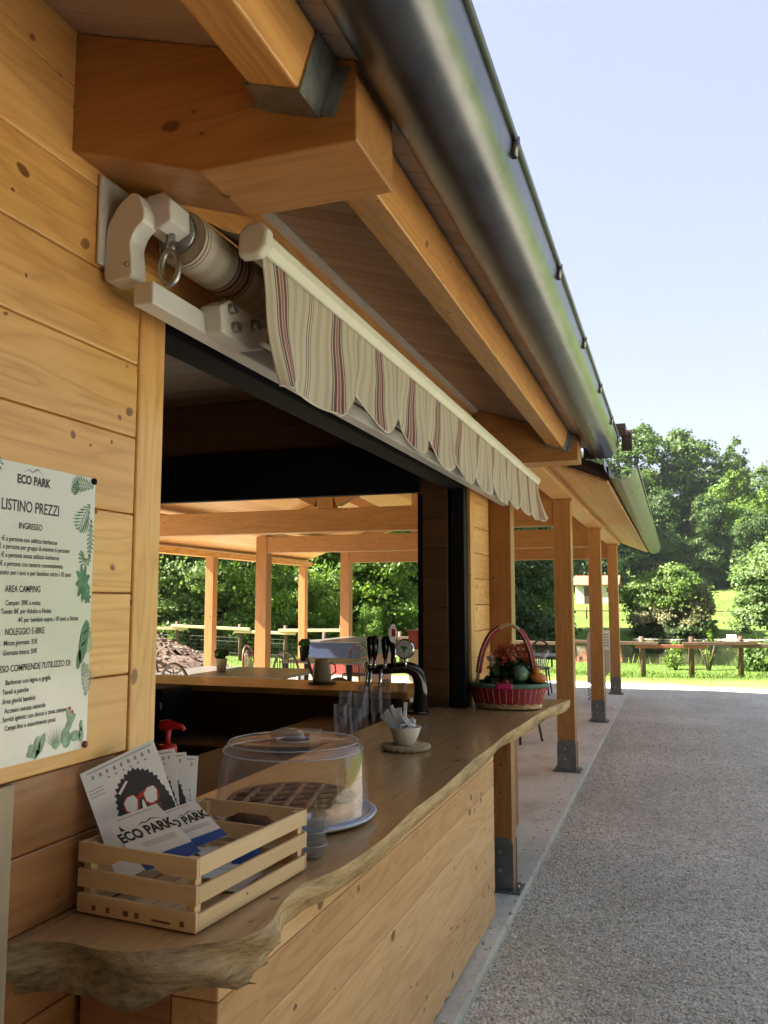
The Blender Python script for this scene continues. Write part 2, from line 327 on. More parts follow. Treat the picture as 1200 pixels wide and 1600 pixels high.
# ------------------------------------------------------------------ mesh builder
class MB:
    def __init__(s):
        s.bm = bmesh.new(); s.tc = s.bm.verts.layers.float_vector.new('tc'); s.off = Vector((0, 0, 0))
    def rnd(s): return Vector((random.uniform(0, 40), random.uniform(0, 40), random.uniform(0, 40)))
    def frame(s, o, ax, ay, az, x, y, z):
        """box with corner ranges x,y,z in the frame (o; ax,ay,az); grain runs along ax"""
        r = s.rnd(); vs = []
        for k in (0, 1):
            for j in (0, 1):
                for i in (0, 1):
                    v = s.bm.verts.new(o + ax * x[i] + ay * y[j] + az * z[k]); v[s.tc] = r + Vector((x[i], y[j], z[k])); vs.append(v)
        fs = [(0, 2, 3, 1), (4, 5, 7, 6), (0, 1, 5, 4), (1, 3, 7, 5), (3, 2, 6, 7), (2, 0, 4, 6)]
        out = [s.bm.faces.new([vs[i] for i in f]) for f in fs]
        if ax.cross(ay).dot(az) < 0:
            for f in out: f.normal_flip()
        return vs
    def box(s, x0, x1, y0, y1, z0, z1, axis='y'):
        X, Y, Z = Vector((1, 0, 0)), Vector((0, 1, 0)), Vector((0, 0, 1)); o = Vector((0, 0, 0))
        if axis == 'x': return s.frame(o, X, Y, Z, (x0, x1), (y0, y1), (z0, z1))
        if axis == 'y': return s.frame(o, Y, X, Z, (y0, y1), (x0, x1), (z0, z1))
        return s.frame(o, Z, X, Y, (z0, z1), (x0, x1), (y0, y1))
    def beam(s, p0, p1, w, h, up=(0, 0, 1)):
        p0, p1 = Vector(p0), Vector(p1); d = p1 - p0; L = d.length; ax = d / L
        ay = Vector(up).cross(ax).normalized(); az = ax.cross(ay)
        return s.frame(p0, ax, ay, az, (0, L), (-w / 2, w / 2), (-h / 2, h / 2))
    def prism(s, pts, a, b, ax=(1, 0, 0), ay=(0, 0, 1), an=(0, 1, 0), o=(0, 0, 0)):
        """polygon pts in (ax, ay), extruded a..b along an; grain along ax"""
        ax, ay, an, o = Vector(ax), Vector(ay), Vector(an), Vector(o); r = s.rnd()
        rows = []
        for t in (a, b):
            row = []
            for (u, v) in pts:
                q = s.bm.verts.new(o + ax * u + ay * v + an * t); q[s.tc] = r + Vector((u, v, t)); row.append(q)
            rows.append(row)
        n = len(pts); fs = [s.bm.faces.new(rows[0][::-1]), s.bm.faces.new(rows[1])]
        for i in range(n):
            j = (i + 1) % n; fs.append(s.bm.faces.new((rows[0][i], rows[0][j], rows[1][j], rows[1][i])))
        bmesh.ops.recalc_face_normals(s.bm, faces=fs)
    def flat(s, pts, o, ux, uy):
        vs = []
        for (u, v) in pts:
            q = s.bm.verts.new(Vector(o) + Vector(ux) * u + Vector(uy) * v); q[s.tc] = Vector((u, v, 0)); vs.append(q)
        return s.bm.faces.new(vs)
    def tube(s, pts, r, n=10, closed=False, caps=True):
        pts = [Vector(p) for p in pts]; m = len(pts); rows = []; ref = None
        rr = r if isinstance(r, (list, tuple)) else [r] * m
        off = s.rnd(); dist = 0
        for i, p in enumerate(pts):
            if closed: d = (pts[(i + 1) % m] - pts[i - 1])
            else: d = pts[min(i + 1, m - 1)] - pts[max(i - 1, 0)]
            d.normalize()
            if ref is None:
                ref = Vector((0, 0, 1)) if abs(d.z) < 0.9 else Vector((1, 0, 0))
            a = (ref - d * ref.dot(d)).normalized(); b = d.cross(a); ref = a
            if i: dist += (pts[i] - pts[i - 1]).length
            row = []
            for k in range(n):
                t = 2 * math.pi * k / n
                v = s.bm.verts.new(p + (a * math.cos(t) + b * math.sin(t)) * rr[i]); v[s.tc] = off + Vector((dist, math.cos(t) * rr[i], math.sin(t) * rr[i])); row.append(v)
            rows.append(row)
        for i in range(m if closed else m - 1):
            A, B = rows[i], rows[(i + 1) % m]
            for k in range(n):
                f = s.bm.faces.new((A[k], A[(k + 1) % n], B[(k + 1) % n], B[k])); f.smooth = True
        if caps and not closed:
            s.bm.faces.new(rows[0][::-1]); s.bm.faces.new(rows[-1])
    def lathe(s, prof, n=32, o=(0, 0, 0), sx=1.0, sy=1.0, fn=None, smooth=True):
        o = Vector(o); rows = []
        for i, (r, z) in enumerate(prof):
            if r < 1e-6:
                v = s.bm.verts.new(o + Vector((0, 0, z))); v[s.tc] = Vector((0, 0, z)); rows.append([v]); continue
            row = []
            for k in range(n):
                t = 2 * math.pi * k / n; q = r + (fn(i, k, t) if fn else 0)
                v = s.bm.verts.new(o + Vector((q * sx * math.cos(t), q * sy * math.sin(t), z))); v[s.tc] = Vector((t * r, z, r)); row.append(v)
            rows.append(row)
        for A, B in zip(rows, rows[1:]):
            if len(A) == 1 and len(B) == 1: continue
            for k in range(n):
                j = (k + 1) % n
                if len(A) == 1: f = s.bm.faces.new((A[0], B[j], B[k]))
                elif len(B) == 1: f = s.bm.faces.new((A[k], A[j], B[0]))
                else: f = s.bm.faces.new((A[k], A[j], B[j], B[k]))
                f.smooth = smooth
    def grid(s, fn, nu, nv, smooth=True, thick=None):
        """fn(u,v)->(point, tc) over the unit square"""
        rows = []
        for j in range(nv + 1):
            row = []
            for i in range(nu + 1):
                p, t = fn(i / nu, j / nv); v = s.bm.verts.new(p); v[s.tc] = Vector(t); row.append(v)
            rows.append(row)
        for j in range(nv):
            for i in range(nu):
                f = s.bm.faces.new((rows[j][i], rows[j][i + 1], rows[j + 1][i + 1], rows[j + 1][i])); f.smooth = smooth
    def ball(s, c, r, sz=(1, 1, 1), seg=16, fn=None):
        prof = [(max(0, math.sin(math.pi * i / 10)), -math.cos(math.pi * i / 10)) for i in range(11)]
        prof[0] = (0, -1); prof[-1] = (0, 1)
        n0 = len(s.bm.verts)
        s.lathe(prof, seg, fn=fn)
        s.bm.verts.ensure_lookup_table()
        for v in s.bm.verts[n0:]:
            v.co = Vector(c) + Vector((v.co.x * r * sz[0], v.co.y * r * sz[1], v.co.z * r * sz[2]))
    def text(s, body, size, o, ux, uy, align='LEFT', sx=0.8, bold=0.012):
        cu = bpy.data.curves.new('lettering', 'FONT'); cu.body = body; cu.size = size; cu.align_x = align; cu.offset = bold * size
        cu.resolution_u = 3
        ob = bpy.data.objects.new('lettering', cu); COL.objects.link(ob)
        dg = bpy.context.evaluated_depsgraph_get(); me = ob.evaluated_get(dg).to_mesh()
        vs = [s.bm.verts.new(Vector(o) + Vector(ux) * v.co.x * sx + Vector(uy) * v.co.y) for v in me.vertices]
        for p in me.polygons:
            try: s.bm.faces.new([vs[i] for i in p.vertices])
            except ValueError: pass
        ob.evaluated_get(dg).to_mesh_clear(); bpy.data.objects.remove(ob); bpy.data.curves.remove(cu)
    def build(s, name, mat, parent=None, bevel=0.0, solid=0.0, subsurf=0, keep=False):
        me = bpy.data.meshes.new(name)
        if parent is not None and not keep:
            q = parent; mats = []
            while q is not None: mats.append(q.matrix_basis.copy()); q = q.parent
            W = Matrix.Identity(4)
            for m_ in reversed(mats): W = W @ m_
            s.bm.transform(W.inverted())
        s.bm.to_mesh(me); s.bm.free()
        for m_ in (mat if isinstance(mat, list) else [mat]): me.materials.append(M[m_])
        o = bpy.data.objects.new(name, me); COL.objects.link(o)
        if parent is not None: o.parent = parent
        if solid:
            q = o.modifiers.new('thickness', 'SOLIDIFY'); q.thickness = solid; q.offset = 0
        if subsurf:
            q = o.modifiers.new('smooth', 'SUBSURF'); q.levels = q.render_levels = subsurf
        if bevel:
            q = o.modifiers.new('bevel', 'BEVEL'); q.width = bevel; q.segments = 2; q.limit_method = 'ANGLE'; q.angle_limit = R(40); q.harden_normals = False
        return o

def tag(o, label=None, cat=None, group=None, kind=None):
    if label: o['label'] = label
    if cat: o['category'] = cat
    if group: o['group'] = group
    if kind: o['kind'] = kind
    return o
def thing(name, label, cat, loc=(0, 0, 0), rz=0.0, group=None, kind=None):
    o = bpy.data.objects.new(name, None); COL.objects.link(o); o.empty_display_size = 0.2
    o.location = loc; o.rotation_euler = (0, 0, rz); o.matrix_basis = Matrix.Translation(loc) @ Matrix.Rotation(rz, 4, 'Z')
    return tag(o, label, cat, group, kind)
def copy_tree(o, parent=None):
    c = o.copy(); COL.objects.link(c)
    if parent is not None: c.parent = parent
    for ch in list(o.children): copy_tree(ch, c)
    return c
def place(o, loc, rz=0.0, scale=1.0):
    o.location = loc; o.rotation_euler = (0, 0, rz); o.scale = (scale,) * 3 if isinstance(scale, (int, float)) else scale

# ------------------------------------------------------------------ ground
def ground_z(x, y):
    z = -0.06
    e = math.sqrt(((x - 3.0) / 14.0) ** 2 + ((y - 37.5) / 12.2) ** 2)
    if e < 1.12:
        t = min(1, (1.12 - e) / 0.25); z -= 1.5 * t * t * (3 - 2 * t)
    if y > 58: z += (y - 58) * 0.036
    if y > 108: z += (y - 108) * 0.10
    if x < -11 and y > 24:
        z += min((-11 - x) * 0.10, 8) * min(1, (y - 24) / 14.0)
    if y > 17: z += 0.05 * math.sin(x * 0.7 + y * 0.4) * math.sin(y * 0.5)
    return z
def axis_steps(vals):
    out = []
    for a, b, st in vals:
        n = max(1, int(round((b - a) / st))); out += [a + (b - a) * i / n for i in range(n)]
    return out + [vals[-1][1]]
xs = axis_steps([(-260, -60, 20), (-60, -20, 4), (-20, 22, 0.7), (22, 60, 4), (60, 260, 20)])
ys = axis_steps([(-80, -10, 10), (-10, 16, 2), (16, 54, 0.7), (54, 120, 3), (120, 420, 20)])
g = MB(); rows = [[g.bm.verts.new((x, y, ground_z(x, y))) for x in xs] for y in ys]
for A, B in zip(rows, rows[1:]):
    for i in range(len(xs) - 1):
        f = g.bm.faces.new((A[i], A[i + 1], B[i + 1], B[i])); f.smooth = True
tag(g.build('meadow', 'grass'), kind='structure')
g = MB(); N = 72
g.flat([(3 + 15.6 * math.cos(2 * math.pi * i / N), 37.5 + 13.6 * math.sin(2 * math.pi * i / N)) for i in range(N)], (0, 0, -0.50), (1, 0, 0), (0, 1, 0))
tag(g.build('pond_water', 'water'), kind='structure')
g = MB(); rnd = random.Random(3)
far = [(x, 18.3 - 0.27 * (x + 0.8) + rnd.uniform(-0.16, 0.16)) for x in np.arange(30, -0.6, -0.35)]
far = [(x, max(13.5, y)) for x, y in far]
g.flat([(-0.9, -12), (30, -12)] + far + [(-0.9, 18.3), (-13.0, 17.9), (-13.0, 8.0), (-12.0, -12)], (0, 0, -0.032), (1, 0, 0), (0, 1, 0))
tag(g.build('gravel_yard', 'gravel'), kind='structure')
g = MB(); g.box(-8.6, -0.868, -6, 16.05, -0.5, 0.0)
tag(g.build('concrete_floor', 'concrete', bevel=0.012), kind='structure')
# loose chips on the yard
rng = np.random.default_rng(5)
def scatter(name, mat, n, area, size, z0, kind_label):
    g = MB()
    pts = rng.random((n, 2)); V = []; F = []
    oct_v = np.array([(1, 0, 0), (0, 1, 0), (-1, 0, 0), (0, -1, 0), (0, 0, .7), (0, 0, -.7)])
    oct_f = [(0, 1, 4), (1, 2, 4), (2, 3, 4), (3, 0, 4), (1, 0, 5), (2, 1, 5), (3, 2, 5), (0, 3, 5)]
    x = area[0] + (area[1] - area[0]) * pts[:, 0]; y = area[2] + (area[3] - area[2]) * pts[:, 1] ** 1.5
    s = size * (0.4 + rng.random(n) ** 2 * 1.1); a = rng.random(n) * 6.28; st = 0.6 + rng.random(n) * 0.8
    jit = 1 + (rng.random((n, 6, 3)) - 0.5) * 0.9
    P = oct_v[None] * jit * s[:, None, None]; P[:, :, 0] *= st[:, None]
    ca, sa = np.cos(a)[:, None], np.sin(a)[:, None]
    X = P[:, :, 0] * ca - P[:, :, 1] * sa + x[:, None]; Yy = P[:, :, 0] * sa + P[:, :, 1] * ca + y[:, None]; Z = P[:, :, 2] + z0 + s[:, None] * 0.25
    V = np.stack([X, Yy, Z], -1).reshape(-1, 3)
    F = (np.array(oct_f)[None] + (np.arange(n) * 6)[:, None, None]).reshape(-1, 3)
    me = bpy.data.meshes.new(name); me.from_pydata(V.tolist(), [], F.tolist()); me.materials.append(M[mat])
    at = me.attributes.new('rnd', 'FLOAT', 'POINT'); at.data.foreach_set('value', np.repeat(rng.random(n), 6).astype(np.float32))
    o = bpy.data.objects.new(name, me); COL.objects.link(o); g.bm.free()
    return o
M['chipstone'] = leafmat('loose_stone', (0.40, 0.38, 0.31), (0.84, 0.81, 0.70), 0.0, 0.95)
tag(scatter('gravel_stones', 'chipstone', 70000, (-0.85, 3.2, 2.2, 12.5), 0.0072, -0.032, ''), 'loose grey gravel chips lying over the shaded yard', 'gravel', kind='stuff')

tag(scatter('spilled_chips', 'chipstone', 420, (-1.02, -0.86, 2.2, 15.5), 0.0075, 0.0015, ''), 'small gravel chips spilled along the edge of the concrete floor', 'gravel', kind='stuff')
# ------------------------------------------------------------------ kiosk
XF = -1.30
def sof(x): return 2.993 - 0.316 * (x - XF)           # underside of the kiosk eave
kiosk = thing('bar_kiosk', 'honey pine bar kiosk with wide serving hatch and overhanging gutter roof', 'kiosk', (XF, 1.6, 0))
g = MB(); z = 1.278; zs = [1.278, 1.467, 1.668, 1.868, 2.066, 2.257, 2.455, 2.655, 2.86, 3.06]
for a, b in zip(zs, zs[1:]): g.box(XF - 0.1, XF, -9.0, 1.8225, a + 0.0012, b - 0.0012)
g.build('plank_wall', 'pinewall', kiosk, bevel=0.005)
g = MB()
for a, b in ((0.02, 0.2), (0.2, 0.39), (0.39, 0.58), (0.58, 0.77), (0.77, 0.955), (0.955, 1.115), (1.115, 1.275)):
    g.box(XF - 0.1, XF - 0.018, -9.0, 1.90, a + 0.001, b - 0.001)
g.build('lower_plank_wall', 'pinedark', kiosk, bevel=0.004)
g = MB(); g.box(XF - 0.11, XF + 0.004, 1.825, 1.937, 0.95, 2.52, 'z'); g.build('corner_post', 'pinewall', kiosk, bevel=0.005)
g = MB(); g.box(XF - 0.09, XF - 0.004, 1.0, 1.452, 0.25, 1.272, 'z'); p = g.build('pale_panel', 'board', kiosk, bevel=0.004); p['label'] = 'pale beige board under the price list'
g = MB(); g.box(XF - 0.09, XF, 1.80, 5.60, 2.43, 2.70); g.box(XF - 0.09, XF, 1.80, 5.76, 2.702, 2.975)
g.build('header_beam', 'pine', kiosk, bevel=0.005)
g = MB(); g.box(XF - 0.02, XF + 0.03, 1.80, 5.74, 2.962, 2.992); g.build('white_trim', 'white_pl', kiosk, bevel=0.003)
g = MB(); g.box(XF - 0.10, XF - 0.012, 5.462, 5.575, 0.95, 2.43, 'z'); g.build('shutter_rail', 'black', kiosk, bevel=0.004)
g = MB(); g.box(XF - 0.14, XF - 0.02, 1.94, 5.56, 2.395, 2.4285); g.build('shutter_slot', 'black', kiosk, bevel=0.003)
g = MB(); g.box(XF - 0.10, XF + 0.006, 5.577, 5.70, 0.95, 2.60, 'z'); g.build('hatch_trim', 'pine', kiosk, bevel=0.004)
g = MB(); zz = 0.0
while zz < 2.94:
    g.box(XF - 0.12, XF, 5.702, 6.20, zz + 0.001, min(zz + 0.178, 2.96)); zz += 0.18
g.build('far_plank_wall', 'pinewall', kiosk, bevel=0.005)
g = MB(); g.box(-1.336, -1.14, 6.22, 6.375, 0.02, 2.66, 'z'); g.build('end_post', 'pine2', kiosk, bevel=0.006)
# end wall with the rear hatch
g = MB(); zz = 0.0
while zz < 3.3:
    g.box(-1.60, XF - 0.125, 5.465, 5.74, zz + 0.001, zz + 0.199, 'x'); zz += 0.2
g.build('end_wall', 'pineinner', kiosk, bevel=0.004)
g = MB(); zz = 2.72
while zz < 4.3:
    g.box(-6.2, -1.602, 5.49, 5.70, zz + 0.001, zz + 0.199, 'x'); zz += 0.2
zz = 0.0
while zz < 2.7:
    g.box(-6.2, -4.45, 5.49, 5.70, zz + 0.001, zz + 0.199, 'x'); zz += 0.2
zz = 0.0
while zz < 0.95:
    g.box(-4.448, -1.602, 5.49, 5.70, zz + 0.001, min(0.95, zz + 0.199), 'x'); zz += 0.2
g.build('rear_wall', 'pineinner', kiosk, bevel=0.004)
g = MB(); g.box(-4.45, -1.602, 5.42, 5.485, 2.375, 2.715, 'x'); g.build('roller_shutter', 'black', kiosk, bevel=0.01)
g = MB(); g.box(-1.635, -1.603, 5.47, 5.55, 0.95, 2.374, 'z'); g.build('shutter_rail', 'black', kiosk, bevel=0.003)
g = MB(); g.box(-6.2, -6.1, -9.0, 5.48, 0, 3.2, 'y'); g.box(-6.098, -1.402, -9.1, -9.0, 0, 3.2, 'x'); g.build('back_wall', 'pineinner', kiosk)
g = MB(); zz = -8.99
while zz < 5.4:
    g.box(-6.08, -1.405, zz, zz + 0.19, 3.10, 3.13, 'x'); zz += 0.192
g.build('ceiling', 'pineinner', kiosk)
# eave: rafters, purlins with hangers, boards, roof, gutter
def rafter(y0, y1, xi=-1.302):
    g = MB(); e = -0.588
    d = 0.297
    xb = -0.957
    g.prism([(xi, sof(xi) - 0.002), (xi, sof(xi) - d), (xb, sof(xb) - d), (e, sof(xb) - d + 0.004), (e, sof(e) - 0.002)], y0, y1)
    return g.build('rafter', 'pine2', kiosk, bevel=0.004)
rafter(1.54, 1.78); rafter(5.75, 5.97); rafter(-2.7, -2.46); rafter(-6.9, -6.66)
sl_ = math.atan(0.316); nx, nz = math.sin(sl_), math.cos(sl_)
def purlin(y0, y1, h0=True, h1=True):
    cx, cz = -0.7315, 2.679          # middle of the underside
    n = Vector((nx, 0, nz)); t = Vector((nz, 0, -nx))
    g = MB(); o = Vector((cx, 0, cz)); g.frame(o, Vector((0, 1, 0)), t, n, (y0 + 0.004, y1 - 0.004), (-0.06, 0.06), (0, 0.122))
    p = g.build('purlin', 'pine', kiosk, bevel=0.006)
    for yy, dr in ((y0, 1), (y1, -1)):
        a, b = sorted((yy, yy + dr * 0.10))
        g = MB(); F = lambda yr, xr, zr: g.frame(o, Vector((0, 1, 0)), t, n, yr, xr, zr)
        F((a, b), (-0.066, 0.066), (-0.006, -0.001)); F((a, b), (0.061, 0.066), (0, 0.12)); F((a, b), (-0.066, -0.061), (0, 0.12))
        f0, f1 = (a, a + 0.003) if dr > 0 else (b - 0.003, b)
        F((f0, f1), (-0.10, -0.067), (0.0, 0.11)); F((f0, f1), (0.067, 0.10), (0.0, 0.11))
        g.build('purlin_hanger', 'hanger', p)
purlin(-6.66, -2.7); purlin(-2.46, 1.54); purlin(1.78, 5.75)
for y0, y1 in ((-2.46, 6.28),):
    g = MB(); yy = -9.0
    A = Vector((nz, 0, -nx)); Nn = Vector((nx, 0, nz)); o = Vector((XF - 0.12, 0, sof(XF - 0.12)))
    while yy < 6.28:
        g.frame(o, A, Vector((0, 1, 0)), Nn, (0, 0.93), (yy + 0.0008, yy + 0.0952), (0.0, 0.018)); yy += 0.096
    g.build('soffit', 'soffit', kiosk, bevel=0.003)
g = MB()
g.prism([(-0.42, sof(-0.42) + 0.024), (-0.42, sof(-0.42) + 0.12), (-3.9, 3.98), (-6.9, 3.05), (-6.9, 2.93), (-3.9, 3.86)], -9.2, 6.46)
g.build('roof', 'roofmetal', kiosk, bevel=0.004)
def gutter_mesh(cx, cz, r, y0, y1, near_cap=True):
    g = MB(); n = 18
    def fn(u, v):
        t = math.pi + math.pi * u
        return Vector((cx + r * math.cos(t), y0 + (y1 - y0) * v, cz + r * math.sin(t))), (0, 0, 0)
    g.grid(fn, n, 12)
    g.tube([(cx + r + 0.004, y0, cz + 0.004), (cx + r + 0.004, y1, cz + 0.004)], 0.009, 8)
    for yy in ((y0 + 0.002, y1 - 0.002) if near_cap else (y1 - 0.002,)):
        g.flat([(cx + r * math.cos(math.pi + math.pi * i / n), cz + r * math.sin(math.pi + math.pi * i / n)) for i in range(n + 1)], (0, yy, 0), (1, 0, 0), (0, 0, 1))
    # upstand behind
    g.box(cx - r - 0.006, cx - r - 0.002, y0, y1, cz - 0.02, cz + 0.06)
    return g
gt = gutter_mesh(-0.463, 2.79, 0.120, -9.2, 6.25).build('gutter', 'gutter', kiosk)
for yy in [1.15 + 0.85 * i for i in range(-4, 6)] + [6.05]:
    g = MB(); c = (-0.463, 2.79)
    g.tube([(c[0] + 0.124 * math.cos(math.pi * t / 10 - 0.02), yy, c[1] + 0.124 * math.sin(math.pi * t / 10 - 0.02)) for t in (-1, 0, 0.3)], 0.012, 6)
    g.box(-0.56, -0.335, yy - 0.012, yy + 0.012, 2.806, 2.812, 'x')
    g.build('gutter_bracket', 'gutter', gt)
g = MB(); g.box(-0.41, -0.285, 5.98, 6.29, 2.832, 2.87, 'y'); g.box(-0.33, -0.255, 6.255, 6.285, 2.725, 2.875, 'z'); g.box(-0.60, -0.40, 6.258, 6.29, 2.68, 2.76, 'x')
g.build('verge_flashing', 'roofmetal', kiosk, bevel=0.004)

# unseen wall and roof added behind the photographer to block light
g = MB(); zz = 0.0
while zz < 3.1:
    g.box(XF + 0.002, 4.6, -2.62, -2.50, zz + 0.001, zz + 0.189, 'x'); g.box(4.48, 4.6, -8.0, -2.622, zz + 0.001, zz + 0.189, 'y'); zz += 0.19
g.build('wing_wall', 'pinedark', kiosk, bevel=0.004)
g = MB(); g.prism([(-2.2, 3.15), (-5.2, 3.9), (-8.2, 3.15), (-8.2, 3.05), (-5.2, 3.8), (-2.2, 3.05)], -1.25, 4.9, ax=(0, 1, 0), ay=(0, 0, 1), an=(1, 0, 0)); g.build('wing_roof', 'roofmetal', kiosk)
# ------------------------------------------------------------------ bar counter
counter = thing('bar_counter', 'live edge slab counter along the serving hatch on a plank front', 'bar counter', (-0.95, 3.0, 0))
top_edge = [(-0.60, 5.98), (-0.729, 6.198), (-0.80, 5.714), (-0.833, 5.247), (-0.851, 4.773), (-0.868, 4.48), (-0.860, 4.152), (-0.868, 3.746), (-0.859, 3.502), (-0.849, 3.15), (-0.856, 2.794), (-0.838, 2.45), (-0.848, 2.22), (-0.862, 2.10), (-0.905, 2.0), (-0.89, 1.86), (-0.855, 1.74), (-0.87, 1.65), (-0.93, 1.60), (-0.985, 1.565), (-1.01, 1.52), (-1.06, 1.515), (-1.10, 1.495), (-1.15, 1.50), (-1.19, 1.515), (-1.235, 1.525), (-1.275, 1.495), (-1.314, 1.462)]
te = top_edge[1:]
# resample densely and add small wobble
def resample(pts, step):
    out = [Vector((*pts[0], 0))]
    for a, b in zip(pts, pts[1:]):
        a, b = Vector((*a, 0)), Vector((*b, 0)); n = max(1, int((b - a).length / step))
        out += [a.lerp(b, i / n) for i in range(1, n + 1)]
    return out
E_ = resample(te, 0.03)
for _ in range(2): E_ = [E_[0]] + [(E_[i - 1] + E_[i] * 2 + E_[i + 1]) / 4 for i in range(1, len(E_) - 1)] + [E_[-1]]
ne = len(E_)
def edge_normal(i):
    a, b = E_[max(0, i - 1)], E_[min(ne - 1, i + 1)]; d = (b - a).normalized(); return Vector((-d.y, d.x, 0))
inner = Vector((-1.66, 0, 0))
g = MB()
rr = random.Random(11)
# top face as strip between edge and inner line
tv, iv = [], []
for i, p in enumerate(E_):
    v = g.bm.verts.new((p.x, p.y, 0.95)); v[g.tc] = Vector((p.y, p.x, 0)); tv.append(v)
    q = Vector((-1.64, max(1.62, min(6.05, p.y)), 0.95))
    if p.y < 1.94: q.x = min(-1.40, p.x - 0.06); q.y = max(p.y, 1.62)
    v = g.bm.verts.new(q); v[g.tc] = Vector((q.y, q.x, 0)); iv.append(v)
for i in range(ne - 1):
    g.bm.faces.new((tv[i], tv[i + 1], iv[i + 1], iv[i]))
bmesh.ops.recalc_face_normals(g.bm, faces=list(g.bm.faces))
for f in g.bm.faces:
    if f.normal.z < 0: f.normal_flip()
slab = g.build('slab_top', 'slab', counter)
g = MB(); rows = []
for k in range(9):
    t = k / 8; row = []
    for i, p in enumerate(E_):
        near = max(0.0, min(1.0, (2.15 - p.y) / 0.5))
        root = max(0.0, min(1.0, (1.72 - p.y) / 0.12))
        thick = 0.078 + 0.026 * near + 0.010 * root * math.sin(i * 0.55) + 0.008 * near * math.sin(i * 1.1) + 0.006 * math.sin(p.y * 5.3)
        bul = math.sin(t * math.pi) * 0.010 - (0.024 + 0.010 * root) * t - 0.008 * math.sin(p.y * 3.1) * t
        rag = near * (0.016 * math.sin(i * 0.8 + k * 0.8) * math.sin(t * math.pi) + 0.008 * math.sin(i * 1.9 + k * 1.5) * t) + rr.uniform(-0.0015, 0.0015)
        if k == 0: bul = 0; rag = 0
        if root > 0.2: rag -= root * 0.040 * max(0.0, math.sin(t * math.pi * 1.1)) * max(0.0, math.sin(i * 0.62 + 0.8)) ** 2
        q = p + edge_normal(i) * (bul + rag)
        v = g.bm.verts.new((q.x, q.y, 0.95 - thick * t)); v[g.tc] = Vector((p.y, t, 0)); row.append(v)
    rows.append(row)
# underside back to the inner line
row = []
for i, p in enumerate(E_):
    v = g.bm.verts.new((min(-1.02, p.x - 0.05) if p.y > 1.7 else p.x, max(p.y, 1.70), 0.862 if p.y > 2 else 0.84)); row.append(v)
rows.append(row)
for A, B in zip(rows, rows[1:]):
    for i in range(ne - 1):
        f = g.bm.faces.new((A[i], A[i + 1], B[i + 1], B[i])); f.smooth = True
bmesh.ops.recalc_face_normals(g.bm, faces=list(g.bm.faces))
g.build('bark_edge', 'bark_edge', slab)
g = MB(); g.box(-1.64, -1.03, 1.96, 5.45, 0.865, 0.942); g.box(-1.26, -0.93, 5.45, 6.05, 0.87, 0.942); g.build('slab_core', 'slab', slab)
g = MB(); zz = 0.012
for b_ in (0.135, 0.27, 0.405, 0.54, 0.675, 0.80, 0.868):
    g.box(-1.06, -0.945, 1.672, 4.555, zz + 0.001, b_ - 0.001); zz = b_
g.build('front_panel', 'pinelow', counter, bevel=0.004)
g = MB(); zz = 0.012
for b_ in (0.3, 0.6, 0.868): g.box(-1.298, -1.062, 1.674, 1.75, zz + 0.001, b_ - 0.001, 'x'); zz = b_
g.build('side_panel', 'pinedark', counter, bevel=0.004)
def base_plate(cx, cy, w, d, parent, h=0.30):
    """U shaped steel post shoe with side flanges, base and bolts"""
    g = MB(); t = 0.006
    for sgn in (-1, 1):
        yy = cy + sgn * (d / 2 + t / 2)
        pts = [(cx - w / 2 - 0.004, 0.012), (cx + w / 2 + 0.004, 0.012), (cx + w / 2 + 0.004, h - 0.03), (cx + w / 2 - 0.03, h), (cx - w / 2 + 0.03, h), (cx - w / 2 - 0.004, h - 0.03)]
        g.prism(pts, yy - t / 2, yy + t / 2)
    g.box(cx - w / 2 - 0.045, cx + w / 2 + 0.045, cy - d / 2 - 0.03, cy + d / 2 + 0.03, 0.001, 0.012)
    o = g.build('base_plate', 'steel', parent, bevel=0.002)
    for zz in (0.12, 0.22):
        for sgn in (-1, 1):
            g = MB(); g.tube([(cx - 0.01, cy + sgn * (d / 2 + t), zz), (cx - 0.01, cy + sgn * (d / 2 + t + 0.012), zz)], 0.011, 6); g.build('bolt', 'bolt', parent)
    for sx_ in (-1, 1):
        for sy_ in (-1, 1):
            g = MB(); g.tube([(cx + sx_ * (w / 2 + 0.028), cy + sy_ * d * 0.3, 0.012), (cx + sx_ * (w / 2 + 0.028), cy + sy_ * d * 0.3, 0.04)], 0.008, 6); g.build('bolt', 'bolt', parent)
    return o
g = MB(); g.box(-1.045, -0.925, 4.955, 5.075, 0.014, 0.878, 'z'); lg = g.build('leg', 'pine2', counter, bevel=0.005)
base_plate(-0.985, 5.015, 0.12, 0.12, lg)

